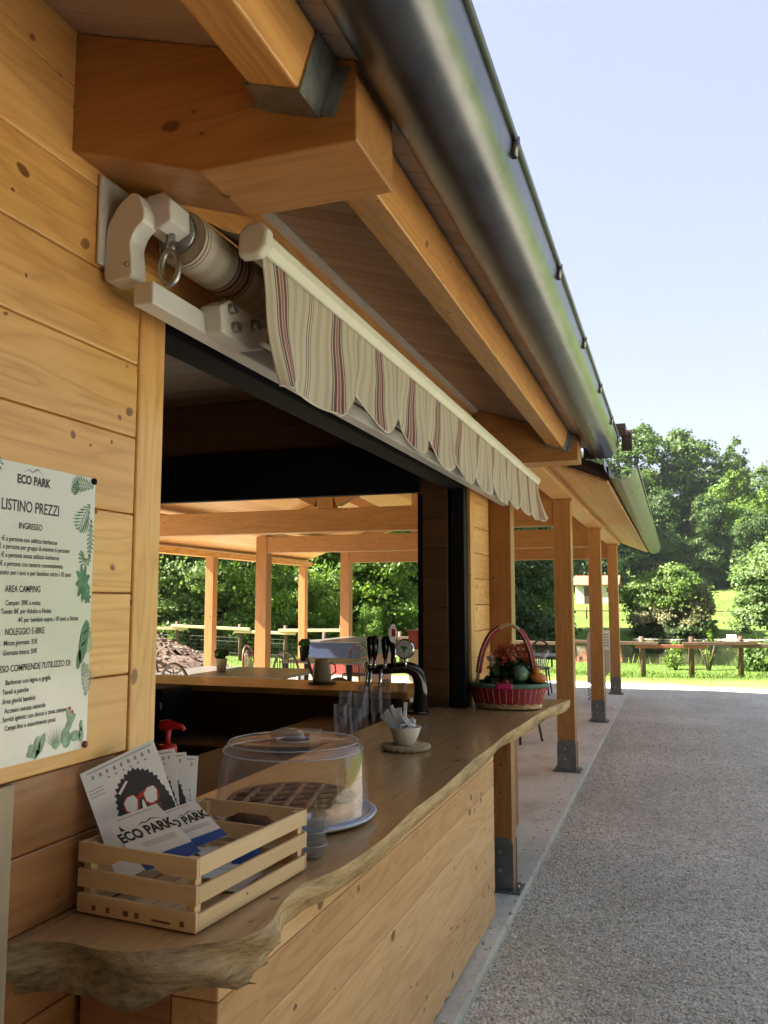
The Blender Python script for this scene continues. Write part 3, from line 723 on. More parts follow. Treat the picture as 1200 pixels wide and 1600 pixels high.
# ------------------------------------------------------------------ pavilion
pav = thing('open_pavilion', 'open timber pavilion with gable roof and steel footed posts beyond the kiosk', 'pavilion', (-3.6, 11.5, 0))
YT = [8.5, 12.05, 15.65]; YE = 16.05
def rz_(x): return 2.70 - 0.40 * (x + 0.92) if x > -3.6 else 3.772 - 0.365 * (-3.6 - x)
def post(cx, cy, w, h, plate=True):
    g = MB(); g.box(cx - w / 2, cx + w / 2, cy, cy + w, 0.014, h, 'z'); p = g.build('post', 'pine2', pav, bevel=0.006)
    if plate: base_plate(cx, cy + w / 2, w, w, p)
    return p
for y in YT:
    post(-1.045, y, 0.172, 2.655); post(-6.19, y, 0.19, 2.655)
for y in (8.5, 12.05, 15.65): post(-7.12, y, 0.145, 2.34)
for y in YT:
    g = MB(); g.box(-6.285, -1.132, y + 0.012, y + 0.16, 2.395, 2.652, 'x'); g.build('tie_beam', 'pine2', pav, bevel=0.006)
    g = MB(); g.box(-3.70, -3.51, y + 0.01, y + 0.165, 2.655, 3.52, 'z'); g.build('king_post', 'pine2', pav, bevel=0.006)
    for s_ in (-1, 1):
        g = MB(); g.beam((-3.605 + s_ * 0.11, y + 0.085, 2.74), (-3.605 + s_ * 1.15, y + 0.085, 3.25), 0.13, 0.13); g.build('strut', 'pine2', pav, bevel=0.005)
        xe = -0.95 if s_ > 0 else -6.2
        g = MB(); x0 = -3.605 + s_ * 0.02; off = 0.085
        g.beam((x0, y + 0.085, rz_(x0) - off), (xe, y + 0.085, rz_(xe) - off), 0.14, 0.15); g.build('truss_rafter', 'pine2', pav, bevel=0.005)
g = MB(); g.box(-1.135, -0.925, 6.40, YE - 0.02, 2.657, 2.71); g.build('eave_purlin', 'pineroof', pav, bevel=0.006)
g = MB(); g.box(-7.20, -7.05, 6.4, YE - 0.02, 2.342, 2.44); g.build('eave_purlin', 'pine', pav, bevel=0.006)
g = MB(); g.box(-6.27, -6.10, 6.4, YE - 0.02, 2.66, 2.745); g.build('purlin', 'pine', pav, bevel=0.006)
def slope_boards(x0, x1, dx):
    g = MB(); x = x0; s_ = 1 if x1 > x0 else -1
    while (x1 - x) * s_ > 0.02:
        xn = x + s_ * min(dx, abs(x1 - x)); a, b = Vector((x, 0, rz_(x + s_ * 1e-4))), Vector((xn, 0, rz_(xn - s_ * 1e-4)))
        d = (b - a).normalized(); n = Vector((-d.z, 0, d.x)); n = n if n.z > 0 else -n
        g.frame(a, Vector((0, 1, 0)), d, n, (6.36, YE), (0.0007, (b - a).length - 0.0007), (0.002, 0.022)); x = xn
    return g
slope_boards(-3.6, -0.445, 0.145).build('roof_boarding', 'pineroof', pav, bevel=0.002)
slope_boards(-3.6, -7.40, 0.145).build('roof_boarding', 'pineroof', pav, bevel=0.002)
g = MB(); o_ = 0.03
g.prism([(-0.43, rz_(-0.43) + o_), (-3.6, rz_(-3.6) + o_), (-7.42, rz_(-7.42) + o_), (-7.42, rz_(-7.42) + o_ + 0.09), (-3.6, rz_(-3.6) + o_ + 0.09), (-0.43, rz_(-0.43) + o_ + 0.09)], 6.34, YE + 0.02)
g.build('roof', 'roofmetal', pav)
gutter_mesh(-0.335, 2.60, 0.108, 6.10, YE + 0.1, False).build('gutter', 'gutter', pav)

# ------------------------------------------------------------------ awning
aw = thing('awning', 'retracted striped awning with scalloped valance hung above the serving hatch', 'awning', (XF, 4.0, 2.5))
Y0, Y1 = 1.885, 6.62
def smooth_closed(p, it=1):
    for _ in range(it):
        q = []
        for i in range(len(p)):
            a, b = p[i], p[(i + 1) % len(p)]
            q += [(0.82 * a[0] + 0.18 * b[0], 0.82 * a[1] + 0.18 * b[1]), (0.18 * a[0] + 0.82 * b[0], 0.18 * a[1] + 0.82 * b[1])]
        p = q
    return p
def bracket(y0, y1):
    g = MB()
    pts = smooth_closed([(-1.213, 2.637), (-1.196, 2.628), (-1.178, 2.591), (-1.178, 2.560), (-1.203, 2.540), (-1.216, 2.509), (-1.210, 2.465), (-1.208, 2.428), (-1.216, 2.421), (-1.276, 2.417), (-1.288, 2.426), (-1.289, 2.507), (-1.282, 2.563), (-1.25, 2.612)])
    g.prism(pts, y0, y1); g.box(-1.298, -1.288, y0 - 0.02, y1 + 0.03, 2.46, 2.685, 'z')
    return g.build('end_bracket', 'white_pl', aw, bevel=0.004)
bracket(1.655, 1.715); bracket(6.36, 6.43)
g = MB(); g.prism([(-1.205, 2.645), (-1.158, 2.652), (-1.136, 2.628), (-1.132, 2.575), (-1.165, 2.556), (-1.21, 2.56)], 1.70, 1.79); g.build('gear_box', 'white_pl', aw, bevel=0.006)
g = MB(); g.tube([(-1.178, 1.79, 2.585), (-1.178, 1.805, 2.585)], 0.055, 20); g.build('bearing', 'zinc', aw)
g = MB(); g.tube([(-1.222, 1.654, 2.455), (-1.222, 1.648, 2.455)], 0.006, 8); g.build('screw', 'zinc', aw)
g = MB(); g.tube([(-1.165, 1.75, 2.56), (-1.155, 1.735, 2.50)], 0.012, 8)
g.tube([(-1.15 + 0.021 * math.cos(t) * (1 - 0.25 * math.sin(t) ** 2 * 0), 1.728 + 0.006 * math.cos(t), 2.465 + 0.042 * math.sin(t)) for t in np.linspace(0, 2 * math.pi, 18)[:-1]], 0.008, 8, closed=True)
g.build('winch_eye', 'zinc', aw)
g = MB()
def rollf(u, v):
    t = 2 * math.pi * u; yy = 1.80 + (6.34 - 1.80) * v
    return Vector((-1.168 + 0.072 * math.cos(t), yy, 2.572 + 0.072 * math.sin(t))), (yy, 0, 0)
g.grid(rollf, 28, 40); g.flat([(-1.168 + 0.07 * math.cos(t), 2.572 + 0.07 * math.sin(t)) for t in np.linspace(0, 6.283, 25)[:-1]], (0, 1.801, 0), (1, 0, 0), (0, 0, 1))
g.build('fabric_roll', 'stripes', aw)
g = MB()
g.grid(lambda u, v: (Vector((-1.15 + 0.14 * u, Y0 + 0.02 + (6.34 - Y0 - 0.02) * v, 2.658 - 0.052 * u - 0.012 * math.sin(math.pi * u))), (Y0 + (6.34 - Y0) * v, u, 0)), 6, 40)
g.build('canvas', 'stripes', aw, solid=0.0012)
g = MB()
prof = [(-1.035, 2.55), (-1.035, 2.585), (-1.02, 2.605), (-0.985, 2.612), (-0.968, 2.598), (-0.972, 2.575), (-0.985, 2.552)]
g.prism(prof, Y0 + 0.03, Y1); g.build('front_bar', 'white_cream', aw, bevel=0.004)
g = MB(); g.prism([(-1.045, 2.535), (-1.045, 2.60), (-1.02, 2.624), (-0.98, 2.626), (-0.958, 2.602), (-0.962, 2.56), (-0.985, 2.535)], Y0 - 0.012, Y0 + 0.03); g.build('bar_end_cap', 'white_cream', aw, bevel=0.01)
def val(u, v):
    yy = Y0 + 0.03 + (Y1 - 0.03 - Y0) * u
    ph = 2 * math.pi * (yy - 2.42) / 0.455
    low = 2.256 + 0.048 * (1 - math.cos(ph)) - 0.006 * math.sin(yy * 1.7) - 0.045 * max(0.0, min(1.0, (2.75 - yy) / 0.4))
    if yy < 2.42: low = 2.232 + 0.016 * (2.42 - yy) / 0.5
    zt = 2.556; z = zt + (low - zt) * v
    if u < 0.02: z -= v * 0.02
    amp = v ** 1.3
    x = -0.992 + amp * (0.024 * math.sin(ph * 1.0 + 0.6) + 0.005 * math.sin(yy * 23.0)) + (0.03 * v * v if u > 0.97 else 0)
    yo = amp * 0.020 * math.sin(yy * 13.8 + 1.0) + 0.006 * math.sin(v * 9 + yy * 6)
    if u > 0.96: yo += 0.16 * v * v * (u - 0.96) / 0.04
    if u < 0.05: yo += 0.09 * v * v * (0.05 - u) / 0.05
    return Vector((x, yy + yo, z)), (yy, v, 0)
g = MB(); g.grid(val, 420, 16); g.build('valance', 'stripes', aw, solid=0.002)
g = MB(); g.tube([val(i / 420, 1.0)[0] + Vector((0, 0, 0.001)) for i in range(421)], 0.0032, 5); g.build('valance_hem', 'white_cream', aw)
g = MB(); g.box(-1.205, -1.150, 1.66, 6.36, 2.352, 2.408); g.build('torsion_bar', 'white_pl', aw, bevel=0.004)
for ya, yb in ((1.90, 4.0), (5.9, 4.1)):
    s_ = 1 if yb > ya else -1
    g = MB(); pts = [(0, 2.352), (0.16, 2.345), (0.24, 2.37), (0.26, 2.42), (0.2, 2.45), (0.04, 2.45), (-0.01, 2.42)]
    g.prism([(ya + s_ * a, b) for a, b in pts], -1.165, -1.10, ax=(0, 1, 0), ay=(0, 0, 1), an=(1, 0, 0)); el = g.build('elbow_bracket', 'white_pl', aw, bevel=0.006)
    for a, b in ((0.04, 2.425), (0.06, 2.38), (0.17, 2.42)):
        g = MB(); g.tube([(-1.101, ya + s_ * a, b), (-1.082, ya + s_ * a, b)], 0.015, 6); g.build('bolt', 'zinc', el)
    g = MB(); g.beam((-1.09, ya + s_ * 0.2, 2.40), (-1.07, yb, 2.40), 0.03, 0.045); g.build('folding_arm', 'white_pl', aw, bevel=0.004)

# ------------------------------------------------------------------ price list
XP = XF + 0.003
pl = thing('price_list', 'laminated price list with green leaves pinned to the plank wall', 'price list', (XP, 1.46, 1.62))
UY, UZ = Vector((0, 1, 0)), Vector((0, 0, 1))
g = MB(); g.box(XP - 0.001, XP + 0.001, 1.255, 1.663, 1.313, 1.938, 'z'); g.build('sheet', 'paperposter', pl)
g = MB(); XT = XP + 0.0018
def T(body, y, z, size, align='CENTER', sx=0.8, bold=0.012): g.text(body, size, (XT, y, z), UY, UZ, align, sx, bold)
T('ECO PARK', 1.459, 1.896, 0.026, bold=0.035); T('LISTINO PREZZI', 1.455, 1.836, 0.034, sx=0.72, bold=0.01)
T('INGRESSO', 1.455, 1.800, 0.019)
for s_, y, z in (('€ a persona con utilizzo barbecue', 1.538, 1.772), ('€ a persona per gruppi di minimo 6 persone', 1.580, 1.756), ('€ a persona senza utilizzo barbecue', 1.547, 1.7385), ('€ a persona con tessera convenzionata', 1.560, 1.7205), ('Gratuito per i soci e per bambini sotto i 10 anni', 1.588, 1.7025),
    ('Camper: 20€ a notte', 1.494, 1.640), ('Tende: 8€ per Adulto a Notte', 1.528, 1.6225), ('4€ per bambini sopra i 10 anni a Notte', 1.618, 1.6045), ('Mezza giornata: 35€', 1.490, 1.558), ('Giornata intera: 50€', 1.490, 1.538),
    ('Barbecue con legna e griglia', 1.535, 1.478), ('Tavoli e panche', 1.470, 1.459), ('Area giochi bambini', 1.491, 1.440), ('Accesso cascata naturale', 1.522, 1.421), ('Servizi igienici con docce e zona camper', 1.592, 1.404), ('Campi fino a esaurimento posti', 1.556, 1.386)):
    T(s_, y, z, 0.0148, 'RIGHT', 0.80)
T('AREA CAMPING', 1.441, 1.667, 0.020, sx=0.72); T('NOLEGGIO E-BIKE', 1.452, 1.579, 0.0195, sx=0.72); T("L'INGRESSO COMPRENDE l'UTILIZZO DI:", 1.600, 1.504, 0.0195, 'RIGHT', 0.76)
g.build('lettering', 'ink', pl)
g = MB(); g2 = MB(); g3 = MB()
def frond(G, y, z, ang, L, n, w, curl=0.0):
    a = ang; p = Vector((y, z)); st = L / n
    for i in range(n):
        d = Vector((math.cos(a), math.sin(a))); q = p + d * st; nn = Vector((-d.y, d.x))
        ww = w * math.sin(math.pi * (i + 0.6) / (n + 0.6)) + 0.002
        G.flat([tuple(p + nn * 0.0008), tuple(p - nn * 0.0008), tuple(q - nn * 0.0008), tuple(q + nn * 0.0008)], (XT, 0, 0), UY, UZ)
        for s_ in (-1, 1):
            m = p + d * st * 0.5 + (nn * s_ + d * 0.5) * ww * 0.55; e = p + (nn * s_ + d * 0.7) * ww
            G.flat([tuple(p), tuple(m + d * 0.003), tuple(e), tuple(m - d * 0.002)], (XT + 0.0001 * (1 + i % 3), 0, 0), UY, UZ)
        p = q; a += curl
frond(g, 1.655, 1.915, R(170), 0.075, 9, 0.020, 0.05); frond(g, 1.60, 1.925, R(250), 0.035, 6, 0.012, -0.05); frond(g, 1.645, 1.875, R(235), 0.075, 9, 0.030, 0.02)
frond(g, 1.652, 1.84, R(268), 0.09, 9, 0.012, 0.0); frond(g, 1.652, 1.755, R(262), 0.06, 9, 0.012, -0.42); frond(g, 1.26, 1.925, R(-20), 0.11, 10, 0.03, 0.1); frond(g, 1.30, 1.90, R(-60), 0.07, 10, 0.02, 0.3)
frond(g2, 1.655, 1.60, R(262), 0.07, 9, 0.022, 0.03); frond(g2, 1.652, 1.43, R(80), 0.06, 7, 0.022, 0.03); frond(g2, 1.64, 1.475, R(70), 0.03, 5, 0.014)
def blob(G, y, z, ry, rz, rot, lobes=0, dep=0.0, n=40, dx=0.0003):
    pts = []
    for i in range(n):
        t = 2 * math.pi * i / n; r = 1 - dep * (0.5 + 0.5 * math.cos(lobes * t)) if lobes else 1
        a, b = ry * r * math.cos(t), rz * r * math.sin(t); pts.append((y + a * math.cos(rot) - b * math.sin(rot), z + a * math.sin(rot) + b * math.cos(rot)))
    G.flat(pts, (XT + dx, 0, 0), UY, UZ)
blob(g, 1.630, 1.690, 0.026, 0.046, 0.1, 9, 0.42); blob(g, 1.645, 1.66, 0.015, 0.02, 0.4, 7, 0.4, dx=0.0005)
blob(g, 1.640, 1.555, 0.014, 0.050, -0.18, 0); blob(g, 1.625, 1.515, 0.007, 0.022, -0.1, 0)
for y, z, a, b, r in ((1.592, 1.345, .014, .022, .2), (1.600, 1.372, .009, .016, -.5), (1.598, 1.395, .007, .012, .3), (1.612, 1.385, .006, .013, -.6), (1.622, 1.345, .018, .012, 0), (1.642, 1.345, .008, .016, 0), (1.642, 1.366, .005, .012, 0), (1.50, 1.338, .010, .024, -.2), (1.487, 1.333, .009, .015, .5), (1.515, 1.345, .008, .022, -.4), (1.49, 1.327, .02, .008, 0)):
    blob(g2, y, z, a, b, r, dx=0.0004 + 0.00003 * (y * 1000 % 5))
for k in range(9): 
    a = R(90 + (k - 4) * 13); g2.flat([(1.558, 1.325), (1.562, 1.325), (1.56 + 0.055 * math.cos(a), 1.325 + 0.055 * math.sin(a))], (XT + 0.0002 + k * 0.00002, 0, 0), UY, UZ)
blob(g3, 1.60, 1.408, .005, .005, 0); blob(g3, 1.61, 1.40, .004, .004, 0); 
g.build('leaf_print', 'green1', pl); g2.build('pale_leaf_print', 'green2', pl); g3.build('flower_print', 'inkred', pl)
g = MB(); pts = [(1.425, 1.921), (1.444, 1.929), (1.452, 1.924), (1.468, 1.933), (1.490, 1.918), (1.470, 1.9295), (1.452, 1.921), (1.444, 1.926)]
g.flat(pts, (XT, 0, 0), UY, UZ); g.build('mountain_logo', 'inkgrey', pl)
for nm, z, m_ in (('drawing_pin', 1.930, 'black'), ('drawing_pin', 1.321, 'pin')):
    g = MB(); g.tube([(XP, 1.655, z), (XP + 0.006, 1.655, z), (XP + 0.009, 1.655, z)], [0.008, 0.008, 0.004], 10); o = g.build(nm, m_, None)
    tag(o, 'black drawing pin at the upper corner of the price list' if m_ == 'black' else 'dark red drawing pin at the lower corner of the price list', 'drawing pin')

# ------------------------------------------------------------------ crate with leaflets
CR = thing('wooden_crate', 'small slatted wooden crate of leaflets at the near end of the counter', 'crate', (-0.972, 1.620, 0.952), R(-5.0))
def crate():
    W, D, H = 0.325, 0.475, 0.155; t = 0.009
    for yy in (t / 2, D - t / 2):
        g = MB()
        for z0, z1 in ((0.004, 0.045), (0.058, 0.098)): g.frame(Vector((0, 0, 0)), Vector((-1, 0, 0)), Vector((0, 1, 0)), Vector((0, 0, 1)), (0, W), (yy - t / 2, yy + t / 2), (z0, z1))
        top = [(0, 0.112), (0.085, 0.112), (0.10, 0.117), (0.115, 0.127), (W - 0.115, 0.127), (W - 0.10, 0.117), (W - 0.085, 0.112), (W, 0.112), (W, H), (0, H)]
        g.prism([(-a, b) for a, b in top], yy - t / 2, yy + t / 2)
        g.bm.transform(CR.matrix_basis); g.build('end_slats', 'crate', CR, bevel=0.0015)
    for xx in (t / 2, W - t / 2):
        g = MB()
        for z0, z1 in ((0.004, 0.040), (0.060, 0.096), (0.116, H)): g.box(-xx - t / 2, -xx + t / 2, t + 0.0006, D - t - 0.0006, z0, z1)
        g.bm.transform(CR.matrix_basis); g.build('side_slats', 'crate', CR, bevel=0.0015)
    for xx in (0.020, W - 0.020):
        for yy in (0.020, D - 0.020):
            g = MB(); g.box(-xx - 0.010, -xx + 0.010, yy - 0.0105, yy + 0.0105, 0.002, H - 0.004, 'z'); g.bm.transform(CR.matrix_basis); g.build('corner_block', 'crate', CR, bevel=0.001)
    g = MB()
    for k in range(5): g.box(-W + 0.035 + k * 0.054, -W + 0.083 + k * 0.054, t, D - t, 0.006, 0.011)
    g.bm.transform(CR.matrix_basis); g.build('bottom_slats', 'crate', CR)
    g = MB()
    for x, wd in ((0.275, 0.012), (0.235, 0.010), (0.185, 0.014), (0.155, 0.012), (0.09, 0.05), (0.035, 0.012)): g.frame(Vector((0, -0.0006, 0)), Vector((-1, 0, 0)), Vector((0, 1, 0)), Vector((0, 0, 1)), (x - wd / 2, x + wd / 2), (-0.0004, 0.0), (0.013, 0.024 if wd < 0.03 else 0.018))
    g.bm.transform(CR.matrix_basis); g.build('stamped_marks', 'furn', CR)
crate()
def leaflet_frame(tl, tr, bl):
    """three corners of a sheet -> lower left corner, unit axes, size"""
    tl, tr, bl = Vector(tl), Vector(tr), Vector(bl); ux = tr - tl; uy = tl - bl; W, h = ux.length, uy.length
    ux.normalize(); uy.normalize(); nn = ux.cross(uy).normalized()
    return bl, ux, uy, nn, W, h
def bent_sheet(base, ux, uy, nn, W, h, t0, t1):
    g = MB(); g.frame(base, ux, uy, nn, (0, W), (0, h), (t0, t1)); return g
def dog_leaflet(tl, tr, bl, label):
    base, ux, uy, nn, W, h = leaflet_frame(tl, tr, bl)
    L = thing('leaflet', label, 'leaflet', tuple(base), 0, 'dog picture leaflets fanned in the crate')
    def sheet(G, pts, k): G.flat([(a * W, b * h) for a, b in pts], base + nn * (0.0008 + 0.0003 * k), ux, uy)
    g = MB(); g.frame(base, ux, uy, nn, (0, W), (0, h), (-0.0006, 0.0004)); g.build('sheet', 'paper', L)
    def el(cx, cy, rx, ry, n=28, rot=0, a0=0, a1=360):
        out = []
        for i in range(n):
            t = R(a0 + (a1 - a0) * i / (n - 1 if a1 - a0 < 360 else n)); x, y = rx * math.cos(t), ry * math.sin(t)
            out.append((cx + x * math.cos(rot) - y * math.sin(rot), cy + x * math.sin(rot) + y * math.cos(rot)))
        return out
    asp = W / h
    def furry(cx, cy, rx, ry, rot=0.0, n=64, sd=1):
        r_ = random.Random(sd); out = []
        for i in range(n):
            t = 2 * math.pi * i / n; q = 1 + (0.07 if i % 2 else -0.03) + r_.uniform(-0.03, 0.03); x, y = rx * q * math.cos(t), ry * q * math.sin(t)
            out.append((cx + x * math.cos(rot) - y * math.sin(rot), cy + x * math.sin(rot) + y * math.cos(rot)))
        return out
    g = MB(); sheet(g, furry(0.60, 0.56, 0.31, 0.27, sd=2), 1); sheet(g, furry(0.80, 0.44, 0.17, 0.29, 0.30, sd=3), 1.2); sheet(g, furry(0.36, 0.42, 0.10, 0.22, -0.3, sd=4), 1.1); g.build('dog_fur_print', 'ink', L)
    g = MB(); sheet(g, furry(0.27, 0.34, 0.07, 0.15, 0.1, sd=5), 0.6); sheet(g, furry(0.46, 0.70, 0.16, 0.03, 0.5, sd=6), 0.7); g.build('grey_fur_print', 'inkgrey', L)
    g = MB()
    for cx in (0.47, 0.74): sheet(g, el(cx, 0.56, 0.105, 0.085), 2)
    sheet(g, [(0.55, 0.56), (0.67, 0.59), (0.67, 0.63), (0.55, 0.61)], 2.2); sheet(g, [(0.80, 0.30), (0.93, 0.28), (0.92, 0.20), (0.82, 0.21)], 2.1)
    g.build('red_glasses_print', 'inkred', L)
    g = MB()
    for cx in (0.47, 0.74): sheet(g, [(cx - 0.085, 0.60), (cx - 0.02, 0.635), (cx + 0.06, 0.63), (cx + 0.088, 0.58), (cx + 0.05, 0.50), (cx - 0.03, 0.495), (cx - 0.08, 0.53)], 3)
    sheet(g, el(0.33, 0.30, 0.05, 0.14, rot=0.3), 3.1); sheet(g, el(0.605, 0.40, 0.03, 0.16, rot=-0.1), 3.2); sheet(g, [(0.36, 0.70), (0.50, 0.775), (0.52, 0.76), (0.38, 0.68)], 3.3); g.build('lens_print', 'paper', L)
    g = MB()
    for cx in (0.50, 0.76): sheet(g, el(cx, 0.425, 0.085, 0.055), 4); sheet(g, el(cx - 0.03, 0.36, 0.05, 0.05), 4.4)
    sheet(g, el(0.50, 0.28, 0.06, 0.08), 4.2); g.build('muzzle_print', 'inkbrown', L)
    g = MB()
    for k in range(9): 
        x = 0.12 + 0.095 * k; sheet(g, [(x, 0.905), (x + 0.028 + 0.01 * (k % 2), 0.905), (x + 0.03, 0.94), (x + 0.004, 0.938)], 1)
    for k in range(6): x = 0.30 + 0.10 * k; sheet(g, [(x, 0.862), (x + 0.04, 0.862), (x + 0.02, 0.885)], 1)
    for k in range(3): sheet(g, [(0.03, 0.82 - 0.03 * k), (0.22, 0.82 - 0.03 * k), (0.22, 0.826 - 0.03 * k), (0.03, 0.826 - 0.03 * k)], 1)
    sheet(g, [(0.08, 0.965), (0.95, 0.965), (0.95, 0.973), (0.08, 0.973)], 1); g.build('small_print', 'inkgrey', L)
    return L
fan = [((-1.309, 1.66, 1.252), (-1.189, 1.77, 1.320), (-1.223, 1.70, 1.007), 'dog leaflet tilted furthest left at the front of the fan'),
       ((-1.310, 1.785, 1.268), (-1.174, 1.84, 1.289), (-1.235, 1.72, 1.035), 'dog leaflet second in the fan, mostly covered by the front one'),
       ((-1.320, 1.835, 1.262), (-1.172, 1.89, 1.272), (-1.250, 1.77, 1.020), 'dog leaflet third in the fan, a thin strip showing'),
       ((-1.305, 1.885, 1.260), (-1.167, 1.94, 1.254), (-1.265, 1.80, 1.005), 'dog leaflet most upright at the back of the fan')]
for a, b, c, l in fan: dog_leaflet(a, b, c, l)
def eco_leaflet(tl, tr, bl, label):
    base, ux, uy, nn, W, h = leaflet_frame(tl, tr, bl)
    L = thing('leaflet', label, 'leaflet', tuple(base), 0, 'ECO PARK leaflets in the crate')
    g = MB(); g.frame(base, ux, uy, nn, (0, W), (0, h), (-0.003, 0.0004)); g.build('sheet', 'paper', L)
    g = MB(); g.text('ECO PARK', W * 0.30, base + ux * W * 0.5 + uy * h * 0.55 + nn * 0.0012, ux, uy, 'CENTER', 0.70, 0.04)
    g.flat([(W * 0.40, h * 0.735), (W * 0.55, h * 0.79), (W * 0.60, h * 0.765), (W * 0.72, h * 0.81), (W * 0.92, h * 0.74), (W * 0.73, h * 0.79), (W * 0.60, h * 0.75), (W * 0.54, h * 0.77)], base + nn * 0.001, ux, uy)
    g.flat([(W * 0.12, h * 0.74), (W * 0.20, h * 0.74), (W * 0.15, h * 0.85)], base + nn * 0.001, ux, uy); g.build('lettering', 'ink', L)
    g = MB()
    for k in range(3): g.flat([(W * 0.28, h * (0.44 - 0.035 * k)), (W * 0.88, h * (0.44 - 0.035 * k)), (W * 0.88, h * (0.448 - 0.035 * k)), (W * 0.28, h * (0.448 - 0.035 * k))], base + nn * 0.001, ux, uy)
    g.flat([(W * 0.2, h * 0.94), (W * 0.85, h * 0.94), (W * 0.85, h * 0.95), (W * 0.2, h * 0.95)], base + nn * 0.001, ux, uy); g.build('small_print', 'inkgrey', L)
    g = MB(); g.flat([(0, 0), (W, 0), (W, h * 0.20), (0, h * 0.20)], base + nn * 0.0012, ux, uy); g.build('blue_band', 'inkblue', L)
    return L
eco_leaflet((-1.234, 1.655, 1.153), (-1.128, 1.70, 1.192), (-1.105, 1.635, 1.065), 'white ECO PARK leaflet leaning left of the other in the crate')
eco_leaflet((-1.171, 1.738, 1.151), (-1.078, 1.778, 1.186), (-1.070, 1.718, 1.085), 'white ECO PARK leaflet with its blue foot showing, right of the pair')
g = MB()
for k in range(4): g.frame(Vector((-1.10 - 0.02 * k, 1.84 + 0.05 * k, 0.968 + 0.004 * k)), Vector((math.cos(0.3 * k), math.sin(0.3 * k), 0)), Vector((-math.sin(0.3 * k), math.cos(0.3 * k), 0)), Vector((0, 0, 1)), (0, 0.10), (0, 0.14), (0, 0.003))
tag(g.build('loose_papers', 'paper'), 'loose white papers lying on the bottom of the crate', 'papers')
g = MB(); g.frame(Vector((-1.17, 1.98, 0.97)), Vector((0.9, 0.2, 0.05)), Vector((-0.2, 0.9, 0.3)), Vector((0, 0, 1)), (0.08, 0.15), (0, 0.05), (0, 0.03))
tag(g.build('blue_booklet', 'inkblue', bevel=0.004), 'dark blue booklet lying at the far side of the crate', 'booklet')

# ------------------------------------------------------------------ things on the counter
# red sauce pump
P0 = Vector((-1.572, 2.42, 0.972))
pm = thing('sauce_pump', 'red pump bottle standing behind the dog leaflets', 'pump bottle', tuple(P0))
g = MB(); g.lathe([(0, 0), (0.036, 0), (0.04, 0.01), (0.04, 0.13), (0.03, 0.16), (0.022, 0.17)], 20, P0); g.build('bottle', 'red', pm)
g = MB(); g.lathe([(0.0, 0.165), (0.03, 0.165), (0.032, 0.17), (0.032, 0.205), (0.028, 0.212), (0.012, 0.215)], 20, P0); g.build('collar', 'red', pm)
g = MB(); g.tube([P0 + Vector((0, 0, 0.21)), P0 + Vector((0.001, 0, 0.24)), P0 + Vector((0.001, 0, 0.262))], [0.011, 0.009, 0.012], 10)
g.tube([P0 + Vector(q) for q in ((-0.028, 0, 0.262), (-0.022, 0, 0.274), (0.0, 0, 0.277), (0.03, 0.002, 0.275), (0.05, 0.003, 0.272), (0.062, 0.003, 0.262))], [0.010, 0.016, 0.017, 0.011, 0.009, 0.006], 12); g.build('pump_head', 'red', pm)
# cake dome
D0 = Vector((-1.195, 2.575, 0.951))
cd = thing('cake_stand', 'clear plastic cake dome on a pale blue platter with tart inside', 'cake dome', tuple(D0))
g = MB(); g.lathe([(0, 0), (0.15, 0), (0.24, 0.004), (0.265, 0.014), (0.272, 0.024), (0.262, 0.026), (0.245, 0.014), (0, 0.012)], 64, D0); g.build('platter', 'platter', cd)
prof = [(0.250, 0.018), (0.247, 0.06), (0.236, 0.15), (0.228, 0.205), (0.222, 0.228), (0.208, 0.243), (0.18, 0.249), (0.12, 0.250), (0.055, 0.246), (0.040, 0.247), (0.036, 0.262), (0.032, 0.276), (0.026, 0.279), (0, 0.280)]
g = MB(); g.lathe(prof, 72, D0); g.build('dome', 'dome', cd)
g = MB(); g.tube([D0 + Vector((0.252 * math.cos(t), 0.252 * math.sin(t), 0.024)) for t in np.linspace(0, 6.283, 65)[:-1]], 0.005, 6, closed=True)
for r_, z_, w_ in ((0.2255, 0.218, 0.0028), (0.2105, 0.243, 0.0022), (0.056, 0.247, 0.002)): g.tube([D0 + Vector((r_ * math.cos(t), r_ * math.sin(t), z_)) for t in np.linspace(0, 6.283, 65)[:-1]], w_, 6, closed=True)
g.build('dome_rim', 'rimplastic', cd)
tt = thing('jam_tart', 'brown lattice jam tart under the clear cake dome', 'tart', tuple(D0 + Vector((0.0, 0, 0.014))))
g = MB(); T0 = D0 + Vector((0.0, 0.0, 0.014))
g.lathe([(0, 0), (0.20, 0), (0.212, 0.02), (0.215, 0.045), (0.205, 0.055), (0.192, 0.048), (0.188, 0.034), (0, 0.034)], 48, T0, fn=lambda i, k, t: 0.004 * math.sin(t * 24) if i in (3, 4) else 0); g.build('crust', 'crust', tt)
g = MB(); g.lathe([(0, 0.037), (0.186, 0.037)], 32, T0); g.build('jam_filling', 'jam', tt)
g = MB()
for ang in (0.5, 0.5 + math.pi / 2.4):
    d = Vector((math.cos(ang), math.sin(ang), 0)); nrm = Vector((-d.y, d.x, 0))
    for k in range(-2, 3):
        off = k * 0.07; hl = math.sqrt(max(0, 0.19 ** 2 - off ** 2)); g.tube([T0 + nrm * off + d * (hl * q) + Vector((0, 0, 0.046 + 0.004 * (ang > 1))) for q in np.linspace(-1, 1, 7)], 0.0095, 8)
g.build('lattice', 'crust', tt)
